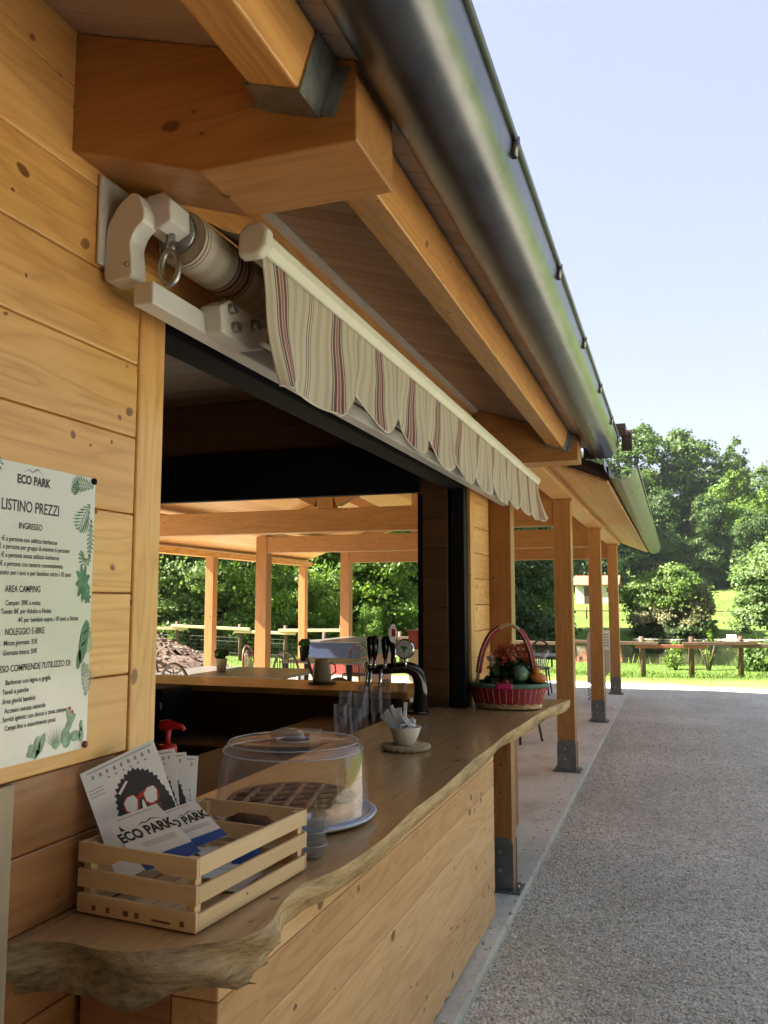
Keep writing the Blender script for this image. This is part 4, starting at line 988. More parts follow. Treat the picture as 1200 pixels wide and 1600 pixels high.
# stacked ash trays / cups of foil
A0 = Vector((-0.965, 2.20, 0.951))
for k in range(3):
    g = MB(); g.lathe([(0, 0.002), (0.028, 0), (0.036, 0.012), (0.041, 0.034), (0.046, 0.038), (0.044, 0.041), (0.038, 0.037), (0.032, 0.014), (0, 0.010)], 24, A0 + Vector((0.002 * k, 0, 0.036 * k)))
    o = g.build('glass_dish', 'glass'); tag(o, ['lowest small clear dish in the stack between crate and cake dome', 'middle small clear dish of the stack beside the crate', 'topmost small clear dish of the stack beside the crate'][k], 'dish', 'stacked clear dishes')
# rope coaster and sugar bowl
B0 = Vector((-1.225, 3.895, 0.951))
g = MB()
for k, r_ in enumerate((0.105, 0.085, 0.065, 0.045, 0.022)):
    n = 60; g.tube([B0 + Vector((r_ * math.cos(t) * 1.0, r_ * math.sin(t), 0.012 + 0.0025 * math.sin(t * 22 + k))) for t in np.linspace(0, 2 * math.pi, n + 1)[:-1]], [0.0125 + 0.0022 * math.sin(i * 2 * math.pi * 20 / n) for i in range(n)], 8, closed=True)
tag(g.build('rope_coaster', 'rope'), 'round coiled rope mat under the sugar bowl', 'mat')
BZ = Vector((B0.x - 0.005, B0.y, B0.z + 0.0255))
g = MB(); g.lathe([(0, 0), (0.046, 0), (0.05, 0.006), (0.064, 0.04), (0.076, 0.075), (0.079, 0.080), (0.075, 0.080), (0.062, 0.042), (0.046, 0.010), (0, 0.008)], 40, BZ)
tag(g.build('sugar_bowl', 'ceramic'), 'small white bowl of sugar sachets on the rope mat', 'bowl')
rs = random.Random(4)
for k in range(7):
    a = -0.95 + 0.16 * k + rs.uniform(-0.04, 0.04); L = 0.115 + rs.uniform(-0.012, 0.02)
    b0 = BZ + Vector((-0.045 + 0.006 * k, -0.015 + 0.005 * k, 0.055)); d = Vector((math.sin(a) * 0.75, 0.15 - 0.05 * k, math.cos(a))).normalized()
    if k == 6: d = Vector((0.02, 0.1, 1)).normalized(); L = 0.135
    s_ = d.cross(Vector((0, -1, 0))).normalized(); n_ = s_.cross(d)
    g = MB(); g.frame(b0, d, s_, n_, (0, L), (-0.0085, 0.0085), (-0.002, 0.002)); o = g.build('sugar_stick', 'sachet', bevel=0.001)
    tag(o, 'white paper sugar stick fanned out on the left of the bowl', 'sugar stick', 'sugar sticks in the bowl')
for k in range(9):
    c = BZ + Vector((rs.uniform(-0.03, 0.055), rs.uniform(-0.04, 0.035), 0.072 + 0.006 * (k % 5) + rs.uniform(0, 0.012))); q = Quaternion((rs.uniform(-1, 1), rs.uniform(-1, 1), rs.uniform(-1, 1)), 1.0 + rs.uniform(-.5, .6))
    ax, ay, az = q @ Vector((1, 0, 0)), q @ Vector((0, 1, 0)), q @ Vector((0, 0, 1))
    g = MB(); g.frame(c, ax, ay, az, (-0.028, 0.028), (-0.022, 0.022), (-0.003, 0.003)); o = g.build('sugar_sachet', 'sachet', bevel=0.002)
    tag(o, 'square white sugar sachet heaped in the bowl', 'sugar sachet', 'sugar sachets heaped in the bowl')

# basket of flowers
K0 = Vector((-1.06, 5.60, 0.952))
bk = thing('flower_basket', 'red wicker basket of flowers and squash at the far end of the counter', 'basket', tuple(K0))
NS = 144; NRW = 15
def weave(i, k, t): return 0.0065 * math.sin(t * 36 + (math.pi if i % 2 else 0))
prof = []
for i in range(NRW + 1): f = i / NRW; prof.append((0.215 + 0.036 * f, 0.032 + 0.105 * f))
g = MB(); g.lathe(prof, NS, K0, 1.0, 0.72, fn=weave, smooth=True); g.build('weave', 'wickred', bk, solid=0.005)
g = MB()
for i in range(NRW): 
    pass
for k in range(3):
    g.tube([K0 + Vector(((0.212 + 0.004 * math.sin(t * 18 + k * 2.1)) * math.cos(t), 0.72 * (0.212 + 0.004 * math.sin(t * 18 + k * 2.1)) * math.sin(t), 0.010 + 0.011 * k)) for t in np.linspace(0, 2 * math.pi, 97)[:-1]], 0.007, 6, closed=True)
for k in range(36):
    t = 2 * math.pi * (k + 0.5) / 36
    g.tube([K0 + Vector((r_ * math.cos(t), 0.72 * r_ * math.sin(t), z)) for r_, z in ((0.2165, 0.03), (0.236, 0.08), (0.253, 0.137))], 0.0026, 5)
g.build('base_ring', 'wickcream', bk)
g = MB(); g.lathe([(0.250, 0.136), (0.262, 0.142), (0.265, 0.155), (0.258, 0.166), (0.246, 0.164)], 96, K0, 1.0, 0.72, fn=lambda i, k, t: 0.0035 * math.sin(t * 40 + i)); g.build('rim', 'ribgreen', bk)
g = MB(); 
g.grid(lambda u, v: (K0 + Vector(((0.268) * math.cos(R(-98 + 22 * u)), 0.72 * 0.268 * math.sin(R(-98 + 22 * u)), 0.134 + 0.036 * v)), (0, 0, 0)), 10, 3); g.build('ribbon', 'magenta', bk, solid=0.003)
hp = [(-0.205, 0.10), (-0.195, 0.22), (-0.165, 0.36), (-0.11, 0.47), (-0.03, 0.528), (0.04, 0.53), (0.105, 0.475), (0.15, 0.37), (0.175, 0.24), (0.185, 0.10)]
hp = [Vector((a, 0.0, b)) for a, b in hp]
def smooth(pts, n=5):
    out = []
    for i in range(len(pts) - 1):
        p0, p1, p2, p3 = pts[max(0, i - 1)], pts[i], pts[i + 1], pts[min(len(pts) - 1, i + 2)]
        for k in range(n):
            t = k / n; out.append(0.5 * ((2 * p1) + (p2 - p0) * t + (2 * p0 - 5 * p1 + 4 * p2 - p3) * t * t + (3 * p1 - p0 - 3 * p2 + p3) * t ** 3))
    return out + [pts[-1]]
HS = smooth(hp)
g = MB(); g.tube([K0 + p for p in HS], 0.012, 8)
for k, yy in enumerate((-0.016, 0.016)): g.tube([K0 + p + Vector((0, yy, 0)) for p in HS], 0.006, 6)
hd = g.build('handle', 'wickcream', bk)
g = MB()
for a, b in ((5, 20), (28, 43)): g.tube([K0 + p for p in HS[a:b]], 0.0205, 8)
g.build('handle_binding', 'wickred', hd)
def cards(n, size, posfn, seed=0):
    rg = np.random.default_rng(seed); P = np.array([posfn(rg) for _ in range(n)]); return quads(P, size, rg)
def quads(P, size, rg, Nb=None, asp=1.0, bias=0.6):
    n = len(P); d = rg.normal(size=(n, 3))
    if Nb is not None: d = d * (1 - bias) + Nb * bias * 1.6
    d /= np.linalg.norm(d, axis=1)[:, None] + 1e-9
    r = rg.normal(size=(n, 3)); a = np.cross(d, r); a /= np.linalg.norm(a, axis=1)[:, None] + 1e-9; b = np.cross(d, a)
    s = (size * (0.55 + 0.9 * rg.random(n)))[:, None]
    V = np.stack([P - a * s * 0.5 * asp, P - b * s * 0.55 + d * s * 0.08, P + a * s * 0.5 * asp, P + b * s * 0.55 + d * s * 0.08], 1).reshape(-1, 3)
    F = np.arange(4 * n).reshape(-1, 4); return V, F
def leafmesh(name, mat, V, F, rnd4, parent=None):
    me = bpy.data.meshes.new(name)
    me.vertices.add(len(V)); me.vertices.foreach_set('co', np.asarray(V, np.float32).ravel())
    k = F.shape[1]; me.loops.add(F.size); me.loops.foreach_set('vertex_index', F.astype(np.int32).ravel())
    me.polygons.add(len(F)); me.polygons.foreach_set('loop_start', (np.arange(len(F)) * k).astype(np.int32))
    try: me.polygons.foreach_set('loop_total', np.full(len(F), k, np.int32))
    except Exception: pass
    at = me.attributes.new('rnd', 'FLOAT', 'POINT'); at.data.foreach_set('value', rnd4.astype(np.float32))
    me.materials.append(M[mat]); me.update(); me.validate()
    o = bpy.data.objects.new(name, me); COL.objects.link(o)
    if parent is not None: o.parent = parent
    return o
def cloud(name, mat, parent, n, size, centers, seed, spread=None):
    rg = np.random.default_rng(seed); C = np.array([c[:3] for c in centers]); Rr = np.array([c[3] for c in centers])
    i = rg.integers(0, len(C), n); d = rg.normal(size=(n, 3)); d /= np.linalg.norm(d, axis=1)[:, None]
    P = C[i] + d * (Rr[i] * (0.35 + 0.65 * rg.random(n)))[:, None]
    V, F = quads(P, size, rg, d); return leafmesh(name, mat, V, F, np.repeat(np.clip(rg.random(n) * 0.6 + rg.random(len(C))[i] * 0.4, 0, 1), 4), parent)
pt = thing('flowering_plant', 'orange red flowering plant growing up inside the red basket', 'plant', tuple(K0 + Vector((0.02, 0.03, 0.15))))
cloud('foliage', 'pleaf', pt, 420, 0.055, [(-0.10, 0, 0.06, .07), (0, 0, 0.08, .09), (0.08, -0.02, 0.06, .07), (0.03, 0.03, 0.13, .08), (-0.05, 0.03, 0.12, .07)], 1)
cloud('blossom', 'flower', pt, 620, 0.020, [(-0.085, 0, 0.20, .040), (-0.03, -0.02, 0.195, .042), (0.0, 0.01, 0.235, .04), (0.05, -0.02, 0.22, .042), (0.085, 0.0, 0.24, .038), (0.09, -0.02, 0.19, .035), (-0.04, -0.05, 0.165, .036), (0.02, -0.05, 0.175, .036), (0.11, 0, 0.16, .03), (-0.06, 0.0, 0.235, .028)], 2)
cloud('white_blossom', 'flowerwhite', pt, 60, 0.024, [(-0.135, -0.01, 0.17, .025), (-0.12, -0.03, 0.13, .02)], 3)
cloud('bedding_leaves', 'pleaf', pt, 420, 0.035, [(-0.15, 0, 0.0, .05), (-0.08, -0.08, 0.0, .05), (0.0, -0.1, 0.0, .05), (0.08, -0.09, 0.0, .05), (0.15, -0.02, 0.0, .04)], 5)
g = MB(); g.lathe([(0, 0.128), (0.24, 0.128)], 40, K0, 1, 0.72); g.build('soil', 'soil', bk)
g = MB(); c = K0 + Vector((0.095, -0.06, 0.225)); g.ball(c, 0.052, (1, 1, 1.05), 24, fn=lambda i, k, t: 0.02 * math.cos(8 * t)); tag(g.build('green_squash', 'squash'), 'round green striped squash among the flowers in the basket', 'squash')
g = MB(); c = K0 + Vector((0.205, -0.02, 0.196)); g.ball(c, 0.045, (1.15, 0.9, 0.8), 20, fn=lambda i, k, t: 0.05 * math.cos(7 * t)); g.ball(c + Vector((-0.012, 0, 0.048)), 0.026, (1, 1, 1.0), 16); tag(g.build('orange_gourd', 'orange'), 'small orange gourd at the right rim of the basket', 'gourd')
g = MB(); c = K0 + Vector((0.222, 0.0, 0.26)); g.tube([c + Vector(q) for q in ((-0.012, 0, -0.01), (0.0, 0, 0.04), (0.022, 0, 0.085), (0.046, 0, 0.115))], [0.026, 0.024, 0.018, 0.010], 14); tag(g.build('plastic_wrap', 'cup', solid=0.001), 'twist of clear plastic wrap sticking up beside the orange gourd', 'wrapping')
cb = K0 + Vector((0.0, -0.16, 0.168)); cloud_o = cloud('red_berries', 'flower', None, 60, 0.016, [(0.02, 0, 0.0, 0.03), (-0.03, 0.01, 0.0, 0.03)], 8); cloud_o.location = cb; tag(cloud_o, 'dark red berries along the front rim of the basket', 'berries')

# beer tap
TP = Vector((-1.54, 5.13, 0.951))
bt = thing('beer_tap', 'black curved beer tap column with levers and round badge', 'beer tap', tuple(TP))
path = smooth([Vector(q) for q in ((-1.530, 5.14, 0.951), (-1.515, 5.13, 1.05), (-1.515, 5.12, 1.14), (-1.535, 5.10, 1.205), (-1.585, 5.07, 1.235), (-1.66, 5.04, 1.232), (-1.73, 5.02, 1.226), (-1.815, 5.0, 1.222))], 5)
rad = [0.050 - 0.022 * (i / (len(path) - 1)) for i in range(len(path))]
g = MB(); g.tube(path, rad, 20); g.lathe([(0, 0), (0.075, 0), (0.078, 0.012), (0.055, 0.02), (0, 0.02)], 24, TP); g.build('column', 'blackgloss', bt)
for k, (x, top) in enumerate(((-1.800, 1.43), (-1.772, 1.435), (-1.705, 1.432))):
    y = 4.985 + 0.005 * k; g = MB(); g.tube([(x, y, 1.29), (x, y, 1.31), (x, y, 1.36), (x, y, 1.41), (x, y, top - 0.008), (x, y, top)], [0.011, 0.017, 0.024, 0.026, 0.018, 0.006], 12); lv = g.build('lever', 'blackgloss', bt)
    g = MB(); g.tube([(x, y, 1.235), (x, y, 1.262), (x, y, 1.29)], [0.018, 0.013, 0.011], 12); g.build('lever_stem', 'chrome', lv)
x, y = -1.652, 4.985
g = MB(); g.tube([(x, y, 1.24), (x, y, 1.34), (x, y, 1.38), (x, y, 1.45), (x, y, 1.50), (x, y, 1.525)], [0.014, 0.014, 0.026, 0.03, 0.022, 0.006], 14); lv = g.build('tall_lever', 'blackgloss', bt)
g = MB(); g.tube([(x + 0.012, y - 0.026, 1.45), (x + 0.014, y - 0.031, 1.45)], 0.030, 24); g.bm.transform(Matrix.Translation((x, y, 1.45)) @ Matrix.Diagonal((0.8, 1, 1.9, 1)) @ Matrix.Translation((-x, -y, -1.45))); g.build('oval_badge', 'ceramic', lv)
g = MB(); g.box(x + 0.0, x + 0.028, y - 0.0345, y - 0.033, 1.43, 1.475, 'z'); g.build('badge_print', 'inkred', lv)
g = MB(); g.tube([(x + 0.02, y - 0.02, 1.26), (x + 0.02, y - 0.02, 1.37)], 0.010, 10); g.build('lever_stem', 'chrome', lv)
cx, cz = -1.588, 1.352
g = MB(); g.tube([(cx, 5.045, cz), (cx, 5.02, cz), (cx, 5.013, cz)], [0.062, 0.062, 0.054], 36); g.tube([(cx, 5.035, 1.23), (cx, 5.035, 1.30)], 0.012, 10); bd = g.build('round_badge', 'chrome', bt)
g = MB(); g.tube([(cx, 5.0145, cz), (cx, 5.012, cz)], 0.052, 36); g.build('badge_face', 'ceramic', bd)
g = MB(); g.flat([(cx - 0.026, cz + 0.012), (cx - 0.012, cz + 0.02), (cx + 0.022, cz + 0.014), (cx + 0.02, cz + 0.002), (cx + 0.006, cz - 0.004), (cx + 0.008, cz - 0.02), (cx - 0.004, cz - 0.022), (cx - 0.008, cz - 0.002)], (0, 5.0112, 0), (1, 0, 0), (0, 0, 1))
for t in np.linspace(0, 6.283, 9)[:-1]: g.flat([(cx + 0.04 * math.cos(t) + 0.004 * math.cos(q), cz + 0.04 * math.sin(t) + 0.004 * math.sin(q)) for q in np.linspace(0, 6.28, 7)[:-1]], (0, 5.0112, 0), (1, 0, 0), (0, 0, 1))
g.build('badge_print', 'green1', bd)
for x in (-1.806, -1.785, -1.72):
    g = MB(); g.tube([(x, 4.985, 1.222), (x, 4.955, 1.20), (x, 4.945, 1.16), (x - 0.012, 4.945, 1.09)], [0.013, 0.013, 0.011, 0.009], 10); g.build('spout', 'chrome', bt)
# inner service shelf with cups, carton
sh = thing('service_shelf', 'dark inner shelf behind the slab counter holding cups', 'shelf', (-1.95, 3.7, 0))
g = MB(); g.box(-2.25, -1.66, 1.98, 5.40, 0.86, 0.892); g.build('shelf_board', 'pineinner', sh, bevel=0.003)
g = MB(); g.box(-2.22, -1.70, 2.0, 5.38, 0.001, 0.858); g.build('cabinet', 'black', sh)
def cup_stack(n):
    g = MB()
    prof = [(0.0, 0.001), (0.027, 0.0), (0.0335, 0.088)]
    for k in range(n): prof += [(0.0345, 0.090 + 0.0115 * k), (0.0385, 0.092 + 0.0115 * k), (0.0385, 0.0955 + 0.0115 * k), (0.0345, 0.0975 + 0.0115 * k)]
    prof += [(0.033, 0.09 + 0.0115 * n), (0.026, 0.02 + 0.0115 * n), (0, 0.02 + 0.0115 * n)]
    g.lathe(prof, 24)
    return g.build('cup_stack', 'cup')
spots = [(-1.745, 4.36, 9, 'shortest'), (-1.795, 4.56, 13, ''), (-1.73, 4.62, 12, ''), (-1.78, 4.80, 14, ''), (-1.72, 4.88, 13, ''), (-1.74, 5.10, 15, ''), (-1.71, 4.50, 6, ''), (-1.69, 5.28, 12, '')]
words = ['short stack of clear cups nearest the carton, leftmost of all', 'clear cup stack second from the left behind the counter', 'clear cup stack third from the left behind the counter', 'clear cup stack left of the tap spouts', 'clear cup stack directly under the tap spouts', 'tall clear cup stack beneath the tap column', 'lowest clear cup stack in front of the taller ones', 'clear cup stack right of the tap column by the hatch jamb']
for (x, y, n, _), wd in zip(spots, words):
    o = cup_stack(n); o.location = (x, y, 0.893); tag(o, wd, 'cups', 'stacks of clear plastic cups')
g = MB(); g.box(-1.98, -1.76, 3.98, 4.14, 0.893, 0.985, 'x'); tag(g.build('carton', 'card', bevel=0.004), 'small brown cardboard carton behind the cake dome', 'carton')
# rear counter
rc = thing('rear_counter', 'wooden counter in the rear hatch facing the pavilion', 'counter', (-3.0, 5.6, 0))
g = MB(); g.box(-4.44, -1.64, 5.25, 5.86, 1.02, 1.062, 'x'); g.build('counter_top', 'pine', rc, bevel=0.005)
g = MB(); g.box(-4.40, -1.66, 5.30, 5.36, 0.92, 1.018, 'x'); g.box(-4.40, -1.66, 5.34, 5.40, 0.0, 0.92, 'x'); g.build('front_board', 'pineinner', rc)
g = MB(); g.box(-4.40, -2.30, 4.80, 5.28, 0.70, 0.735, 'x'); g.build('lower_shelf', 'pineinner', rc)
mc = thing('coffee_machine', 'black appliance with a round dial at the left of the rear counter', 'appliance', (-3.55, 5.0, 0.735))
g = MB(); g.box(-3.95, -3.19, 4.83, 5.22, 0.737, 1.07, 'x'); g.build('casing', 'black', mc, bevel=0.03)
g = MB(); g.tube([(-3.27, 4.83, 0.93), (-3.27, 4.80, 0.93)], [0.10, 0.095], 28); dl = g.build('dial', 'blackgloss', mc)
g = MB(); g.tube([(-3.25, 4.80, 0.92), (-3.25, 4.785, 0.92)], 0.02, 12); g.build('knob', 'chrome', dl)
# watering can with board
W0 = Vector((-2.385, 5.60, 1.062))
g = MB(); g.lathe([(0, 0.001), (0.10, 0.001), (0.102, 0.014), (0, 0.016)], 32, W0); tag(g.build('round_board', 'furn'), 'round wooden board under the white jug', 'board')
jug = thing('enamel_jug', 'white enamel jug with a thin spout on the rear counter', 'jug', tuple(W0 + Vector((0, 0, 0.016))))
J0 = W0 + Vector((0, 0, 0.017))
g = MB(); g.lathe([(0, 0), (0.066, 0), (0.068, 0.01), (0.062, 0.10), (0.056, 0.15), (0.06, 0.156), (0.054, 0.156), (0.05, 0.14), (0, 0.12)], 28, J0); g.build('body', 'enamel', jug)
g = MB(); g.tube([J0 + Vector(q) for q in ((-0.06, 0, 0.03), (-0.085, 0, 0.07), (-0.10, 0, 0.13), (-0.118, 0, 0.158))], [0.014, 0.012, 0.009, 0.011], 10); g.build('spout', 'enamel', jug)
g = MB(); g.tube([J0 + Vector(q) for q in ((0.06, 0, 0.13), (0.10, 0, 0.12), (0.105, 0, 0.07), (0.066, 0, 0.04))], 0.006, 8); g.build('handle', 'enamel', jug)

# ------------------------------------------------------------------ tables and chairs
def make_chair():
    t = thing('bistro_chair', 'brown bistro chair', 'chair', (0, 0, 0), 0, 'brown bistro chairs round the pavilion tables')
    g = MB(); g.lathe([(0, 0.44), (0.19, 0.44), (0.205, 0.45), (0.205, 0.465), (0.19, 0.472), (0, 0.468)], 28); g.build('seat', 'rattan', t)
    for sx_, sy_ in ((-1, 1), (1, 1), (-1, -1), (1, -1)):
        g = MB(); g.tube([(sx_ * 0.14, sy_ * 0.14, 0.445), (sx_ * 0.165, sy_ * 0.17, 0.2), (sx_ * 0.19, sy_ * 0.20, 0.0)], 0.0145, 8); g.build('leg', 'rattan', t)
    g = MB(); arch = [Vector((0.205 * math.cos(a), -0.165 - 0.05 * math.sin(a), 0.46 + 0.47 * math.sin(a) ** 0.7)) for a in np.linspace(0.0, math.pi, 25)]
    g.tube(arch, 0.0175, 8); bf = g.build('back_frame', 'rattan', t)
    g = MB()
    for k in range(-4, 5):
        x = k * 0.042; a = math.acos(max(-1, min(1, x * 1.15 / 0.205))); g.tube([(x * 0.7, -0.165, 0.465), (x, -0.195, 0.66), (x * 1.05, -0.165 - 0.05 * math.sin(a), 0.47 + 0.46 * math.sin(a) ** 0.7 - (0.075 if abs(k) < 3 else 0.0))], 0.008, 6)
    g.tube([Vector((0.11 * math.cos(a), -0.212, 0.90 - 0.075 * math.sin(a))) for a in np.linspace(0, math.pi, 12)], 0.010, 6); g.build('spindles', 'rattan', bf)
    return t
ch0 = make_chair()
chairs = [(-5.42, 8.65, 0, 'brown bistro chair seen from behind at the near side of the left table'), (-6.45, 9.75, -90, 'brown bistro chair beyond the left end of the left table'),
          (-5.22, 11.15, 0, 'brown bistro chair with fanned spindles facing the second table'), (-6.28, 12.2, -90, 'brown bistro chair beside the wide left post'),
          (-4.95, 12.95, 180, 'brown bistro chair in front of the blue and red painted bin'), (-2.95, 7.55, 0, 'brown bistro chair just past the rear counter, right of the white jug'),
          (-2.62, 9.4, 60, 'brown bistro chair just right of the beer tap column'), (-1.80, 10.15, 150, 'brown bistro chair whose thin legs show under the far end of the counter'),
          (-2.33, 15.3, 180, 'brown bistro chair behind the dark table near the flower basket')]
for i, (x, y, r, l) in enumerate(chairs):
    o = ch0 if i == 0 else copy_tree(ch0); place(o, (x, y, 0), R(r)); o['label'] = l
def table(x0, x1, y0, y1, label, top='tabletop'):
    t = thing('pavilion_table', label, 'table', ((x0 + x1) / 2, (y0 + y1) / 2, 0), 0, 'tables under the pavilion')
    g = MB(); g.box(x0, x1, y0, y1, 0.722, 0.75); g.build('table_top', top, t, bevel=0.004)
    for x in (x0 + 0.06, x1 - 0.06):
        for y in (y0 + 0.06, y1 - 0.06):
            g = MB(); g.box(x - 0.03, x + 0.03, y - 0.03, y + 0.03, 0.001, 0.721, 'z'); g.build('leg', 'black', t, bevel=0.003)
    return t
table(-6.15, -4.40, 9.1, 10.4, 'long grey table carrying a potted plant, left in the pavilion')
table(-5.60, -4.45, 11.55, 12.45, 'pale grey table in front of the painted bin')
table(-2.40, -1.62, 13.95, 14.80, 'dark table with thick black legs beyond the flower basket')
def potted(x, y, z, label, seed, hgt=0.16):
    t = thing('potted_plant', label, 'potted plant', (x, y, z), 0)
    g = MB(); g.lathe([(0, 0.001), (0.055, 0.001), (0.075, hgt), (0.08, hgt + 0.005), (0.07, hgt), (0, hgt - 0.01)], 20, (x, y, z)); g.build('pot', 'rope' if seed == 1 else 'black', t)
    cloud('foliage', 'pleaf', t, 160, 0.06, [(0, 0, hgt + 0.05, .07), (0.04, 0, hgt + 0.07, .05), (-0.05, 0.02, hgt + 0.06, .05)], seed)
potted(-5.47, 9.6, 0.751, 'small plant in a tan pot on the long grey table', 1); potted(-5.28, 11.72, 0.751, 'small plant in a black pot on the pale grey table', 2, 0.2)

def painted_bin(x0, x1, y0, y1, h, cols, side, label, top):
    t = thing('painted_bin', label, 'wooden bin', ((x0 + x1) / 2, (y0 + y1) / 2, 0), 0, 'painted wooden bins in the pavilion')
    z = 0.02; n = len(cols); hh = (h - 0.04) / n
    for m_ in cols[::-1]:
        g = MB(); g.box(x0, x1, y0, y0 + 0.03, z + 0.001, z + hh - 0.001, 'x'); g.build('front_board', m_, t, bevel=0.003); z += hh
    g = MB(); g.box(x1 - 0.03, x1 + 0.002, y0 + 0.032, y1, 0.02, h * 0.72); g.box(x0 - 0.002, x0 + 0.03, y0 + 0.032, y1, 0.02, h * 0.72); g.build('side_board', side, t, bevel=0.003)
    g = MB(); g.box(x1 - 0.03, x1 + 0.002, y0 + 0.032, y1, h * 0.72 + 0.002, h - 0.02); g.box(x0, x1 - 0.032, y1 - 0.03, y1 - 0.001, 0.02, h - 0.02); g.build('side_stripe', 'paintteal' if side == 'paintpeach' else 'paintred', t)
    g = MB(); g.box(x0 - 0.03, x1 + 0.03, y0 - 0.03, y1 + 0.03, h - 0.018, h + 0.012, 'x'); g.build('lid', top, t, bevel=0.004)
painted_bin(-6.05, -5.13, 13.65, 15.4, 0.94, ['paintblue', 'paintblue', 'paintred', 'paintcream', 'paintcream'], 'paintpeach', 'wooden bin painted in blue, red and cream stripes behind the tables', 'tabletop')
painted_bin(-4.95, -3.35, 15.9, 17.4, 1.06, ['paintred', 'paintcream', 'paintcream'], 'paintcream', 'red and cream painted wooden bin behind the beer tap', 'redrail')
# board with paper poster behind the second post
pb = thing('notice_board', 'pale pink standing board with a printed sheet behind the second post', 'notice board', (-1.25, 14.45, 0))
g = MB(); pts = [(-1.41, 0.30), (-1.41, 1.00), (-1.395, 1.08), (-1.36, 1.14), (-1.30, 1.165), (-1.04, 1.165), (-1.04, 0.50), (-1.08, 0.46), (-1.2, 0.30)]
g.prism(pts, 14.44, 14.48); g.build('panel', 'pinkpanel', pb, bevel=0.006)
g = MB(); g.box(-1.145, -1.035, 14.435, 14.438, 0.84, 1.16, 'z'); sh_ = g.build('printed_sheet', 'paper', pb)
g = MB()
for i in range(5):
    for j in range(2): g.box(-1.13 + j * 0.045, -1.10 + j * 0.045, 14.4335, 14.4345, 0.90 + i * 0.045, 0.925 + i * 0.045, 'z')
g.build('print', 'inkgrey', sh_)
g = MB(); g.tube([(-1.385 + 0.025 * math.cos(t), 14.46 + 0.025 * math.sin(t), 0.012 + 0.0088 * t) for t in np.linspace(0, 36, 150)], 0.006, 6); g.build('spring_foot', 'black', pb)
g = MB(); g.box(-1.16, -1.12, 14.44, 14.48, 0.0, 0.40, 'z'); g.build('leg', 'pinkpanel', pb)

# ------------------------------------------------------------------ mulch heap, fences
g = MB(); rm = random.Random(9)
def heap(u, v):
    a = 2 * math.pi * u; r = 2.9 * v; h = 1.28 * (1 - v) ** 0.85 + rm.uniform(-0.05, 0.05) * (1 if v < 0.98 else 0)
    return Vector((-10.6 + r * math.cos(a) * 0.95, 14.4 + r * math.sin(a), -0.05 + h)), (0, 0, 0)
g.grid(heap, 64, 26); mh = g.build('mulch_heap', 'mulch'); tag(mh, 'brown heap of wood chips beside the left side of the pavilion', 'mulch heap', kind='stuff')
rg = np.random.default_rng(21); n = 6000; a = rg.random(n) * 6.283; v = np.sqrt(rg.random(n)); P = np.stack([-10.6 + 2.9 * v * np.cos(a) * .95, 14.4 + 2.9 * v * np.sin(a), -0.03 + 1.28 * (1 - v) ** .85], 1)
V, F = quads(P, 0.085, rg, np.tile([0, 0, 1.0], (n, 1)), 0.5); o = leafmesh('wood_chips', 'chip', V, F, np.repeat(rg.random(n), 4)); tag(o, 'loose shredded chips covering the mulch heap', 'wood chips', kind='stuff')

def rail_fence(name, label, pts, zr, hp, wires=True, rail='fence', stag=0.06, over=0.35):
    t = thing(name, label, 'fence', (pts[0][0], pts[0][1], ground_z(*pts[0])))
    for (x, y) in pts:
        z = ground_z(x, y); g = MB(); lean = random.uniform(-0.02, 0.02); g.tube([(x, y, z - 0.05), (x + lean, y, z + hp * 0.6), (x + 2 * lean, y, z + hp)], [0.062, 0.058, 0.054], 10); g.build('post', 'fence', t)
    for i, (a, b) in enumerate(zip(pts, pts[1:])):
        za, zb = ground_z(*a) + zr, ground_z(*b) + zr; dz = stag if i % 2 else 0
        d = Vector((b[0] - a[0], b[1] - a[1], zb - za)).normalized(); A = Vector((a[0], a[1] - 0.075 - 0.02 * (i % 2), za + dz)) - d * over * 0.5; B = Vector((b[0], b[1] - 0.075 - 0.02 * (i % 2), zb + dz)) + d * over
        g = MB(); g.beam(A, B, 0.06, 0.085); g.build('rail', rail if isinstance(rail, str) else rail[i % len(rail)], t, bevel=0.012)
    if wires:
        g = MB()
        for k in range(6):
            for a, b in zip(pts, pts[1:]): g.tube([(a[0], a[1] + 0.06, ground_z(*a) + 0.1 + 0.11 * k), (b[0], b[1] + 0.06, ground_z(*b) + 0.1 + 0.11 * k)], 0.0035, 4, caps=False)
        for a, b in zip(pts, pts[1:]):
            m = int(math.hypot(b[0] - a[0], b[1] - a[1]) / 0.18)
            for k in range(1, m): x, y = a[0] + (b[0] - a[0]) * k / m, a[1] + (b[1] - a[1]) * k / m; z = ground_z(x, y); g.tube([(x, y + 0.06, z + 0.05), (x, y + 0.06, z + 0.68)], 0.003, 4, caps=False)
        g.build('wire_mesh', 'wire', t)
    return t
rail_fence('wooden_fence', 'brown post and rail fence along the near bank of the pond', [(-8.6, 20.3), (-6.5, 20.3), (-4.3, 20.35), (-2.5, 20.4), (-0.74, 20.5), (0.30, 20.6), (1.34, 20.7), (3.4, 20.9), (5.6, 21.2), (7.8, 21.5)], 0.70, 0.92, False, ['fence', 'fence', 'fence', 'fence', 'redrail'])
rail_fence('wooden_fence', 'post and rail fence with wire mesh beyond the left side of the pavilion', [(-24, 20.2), (-21.8, 20.6), (-19.6, 21.0), (-17.4, 21.4), (-15.6, 21.7), (-13.95, 21.9), (-11.87, 21.9), (-10.45, 21.9), (-8.75, 21.8)], 0.84, 1.05, True, 'crate', 0.075)
rail_fence('wooden_fence', 'distant thin fence across the meadow behind the pond', [(-24 + 4.4 * i, 66 + 0.05 * i) for i in range(11)], 0.62, 0.95, False, 'fence', 0, 0.0)
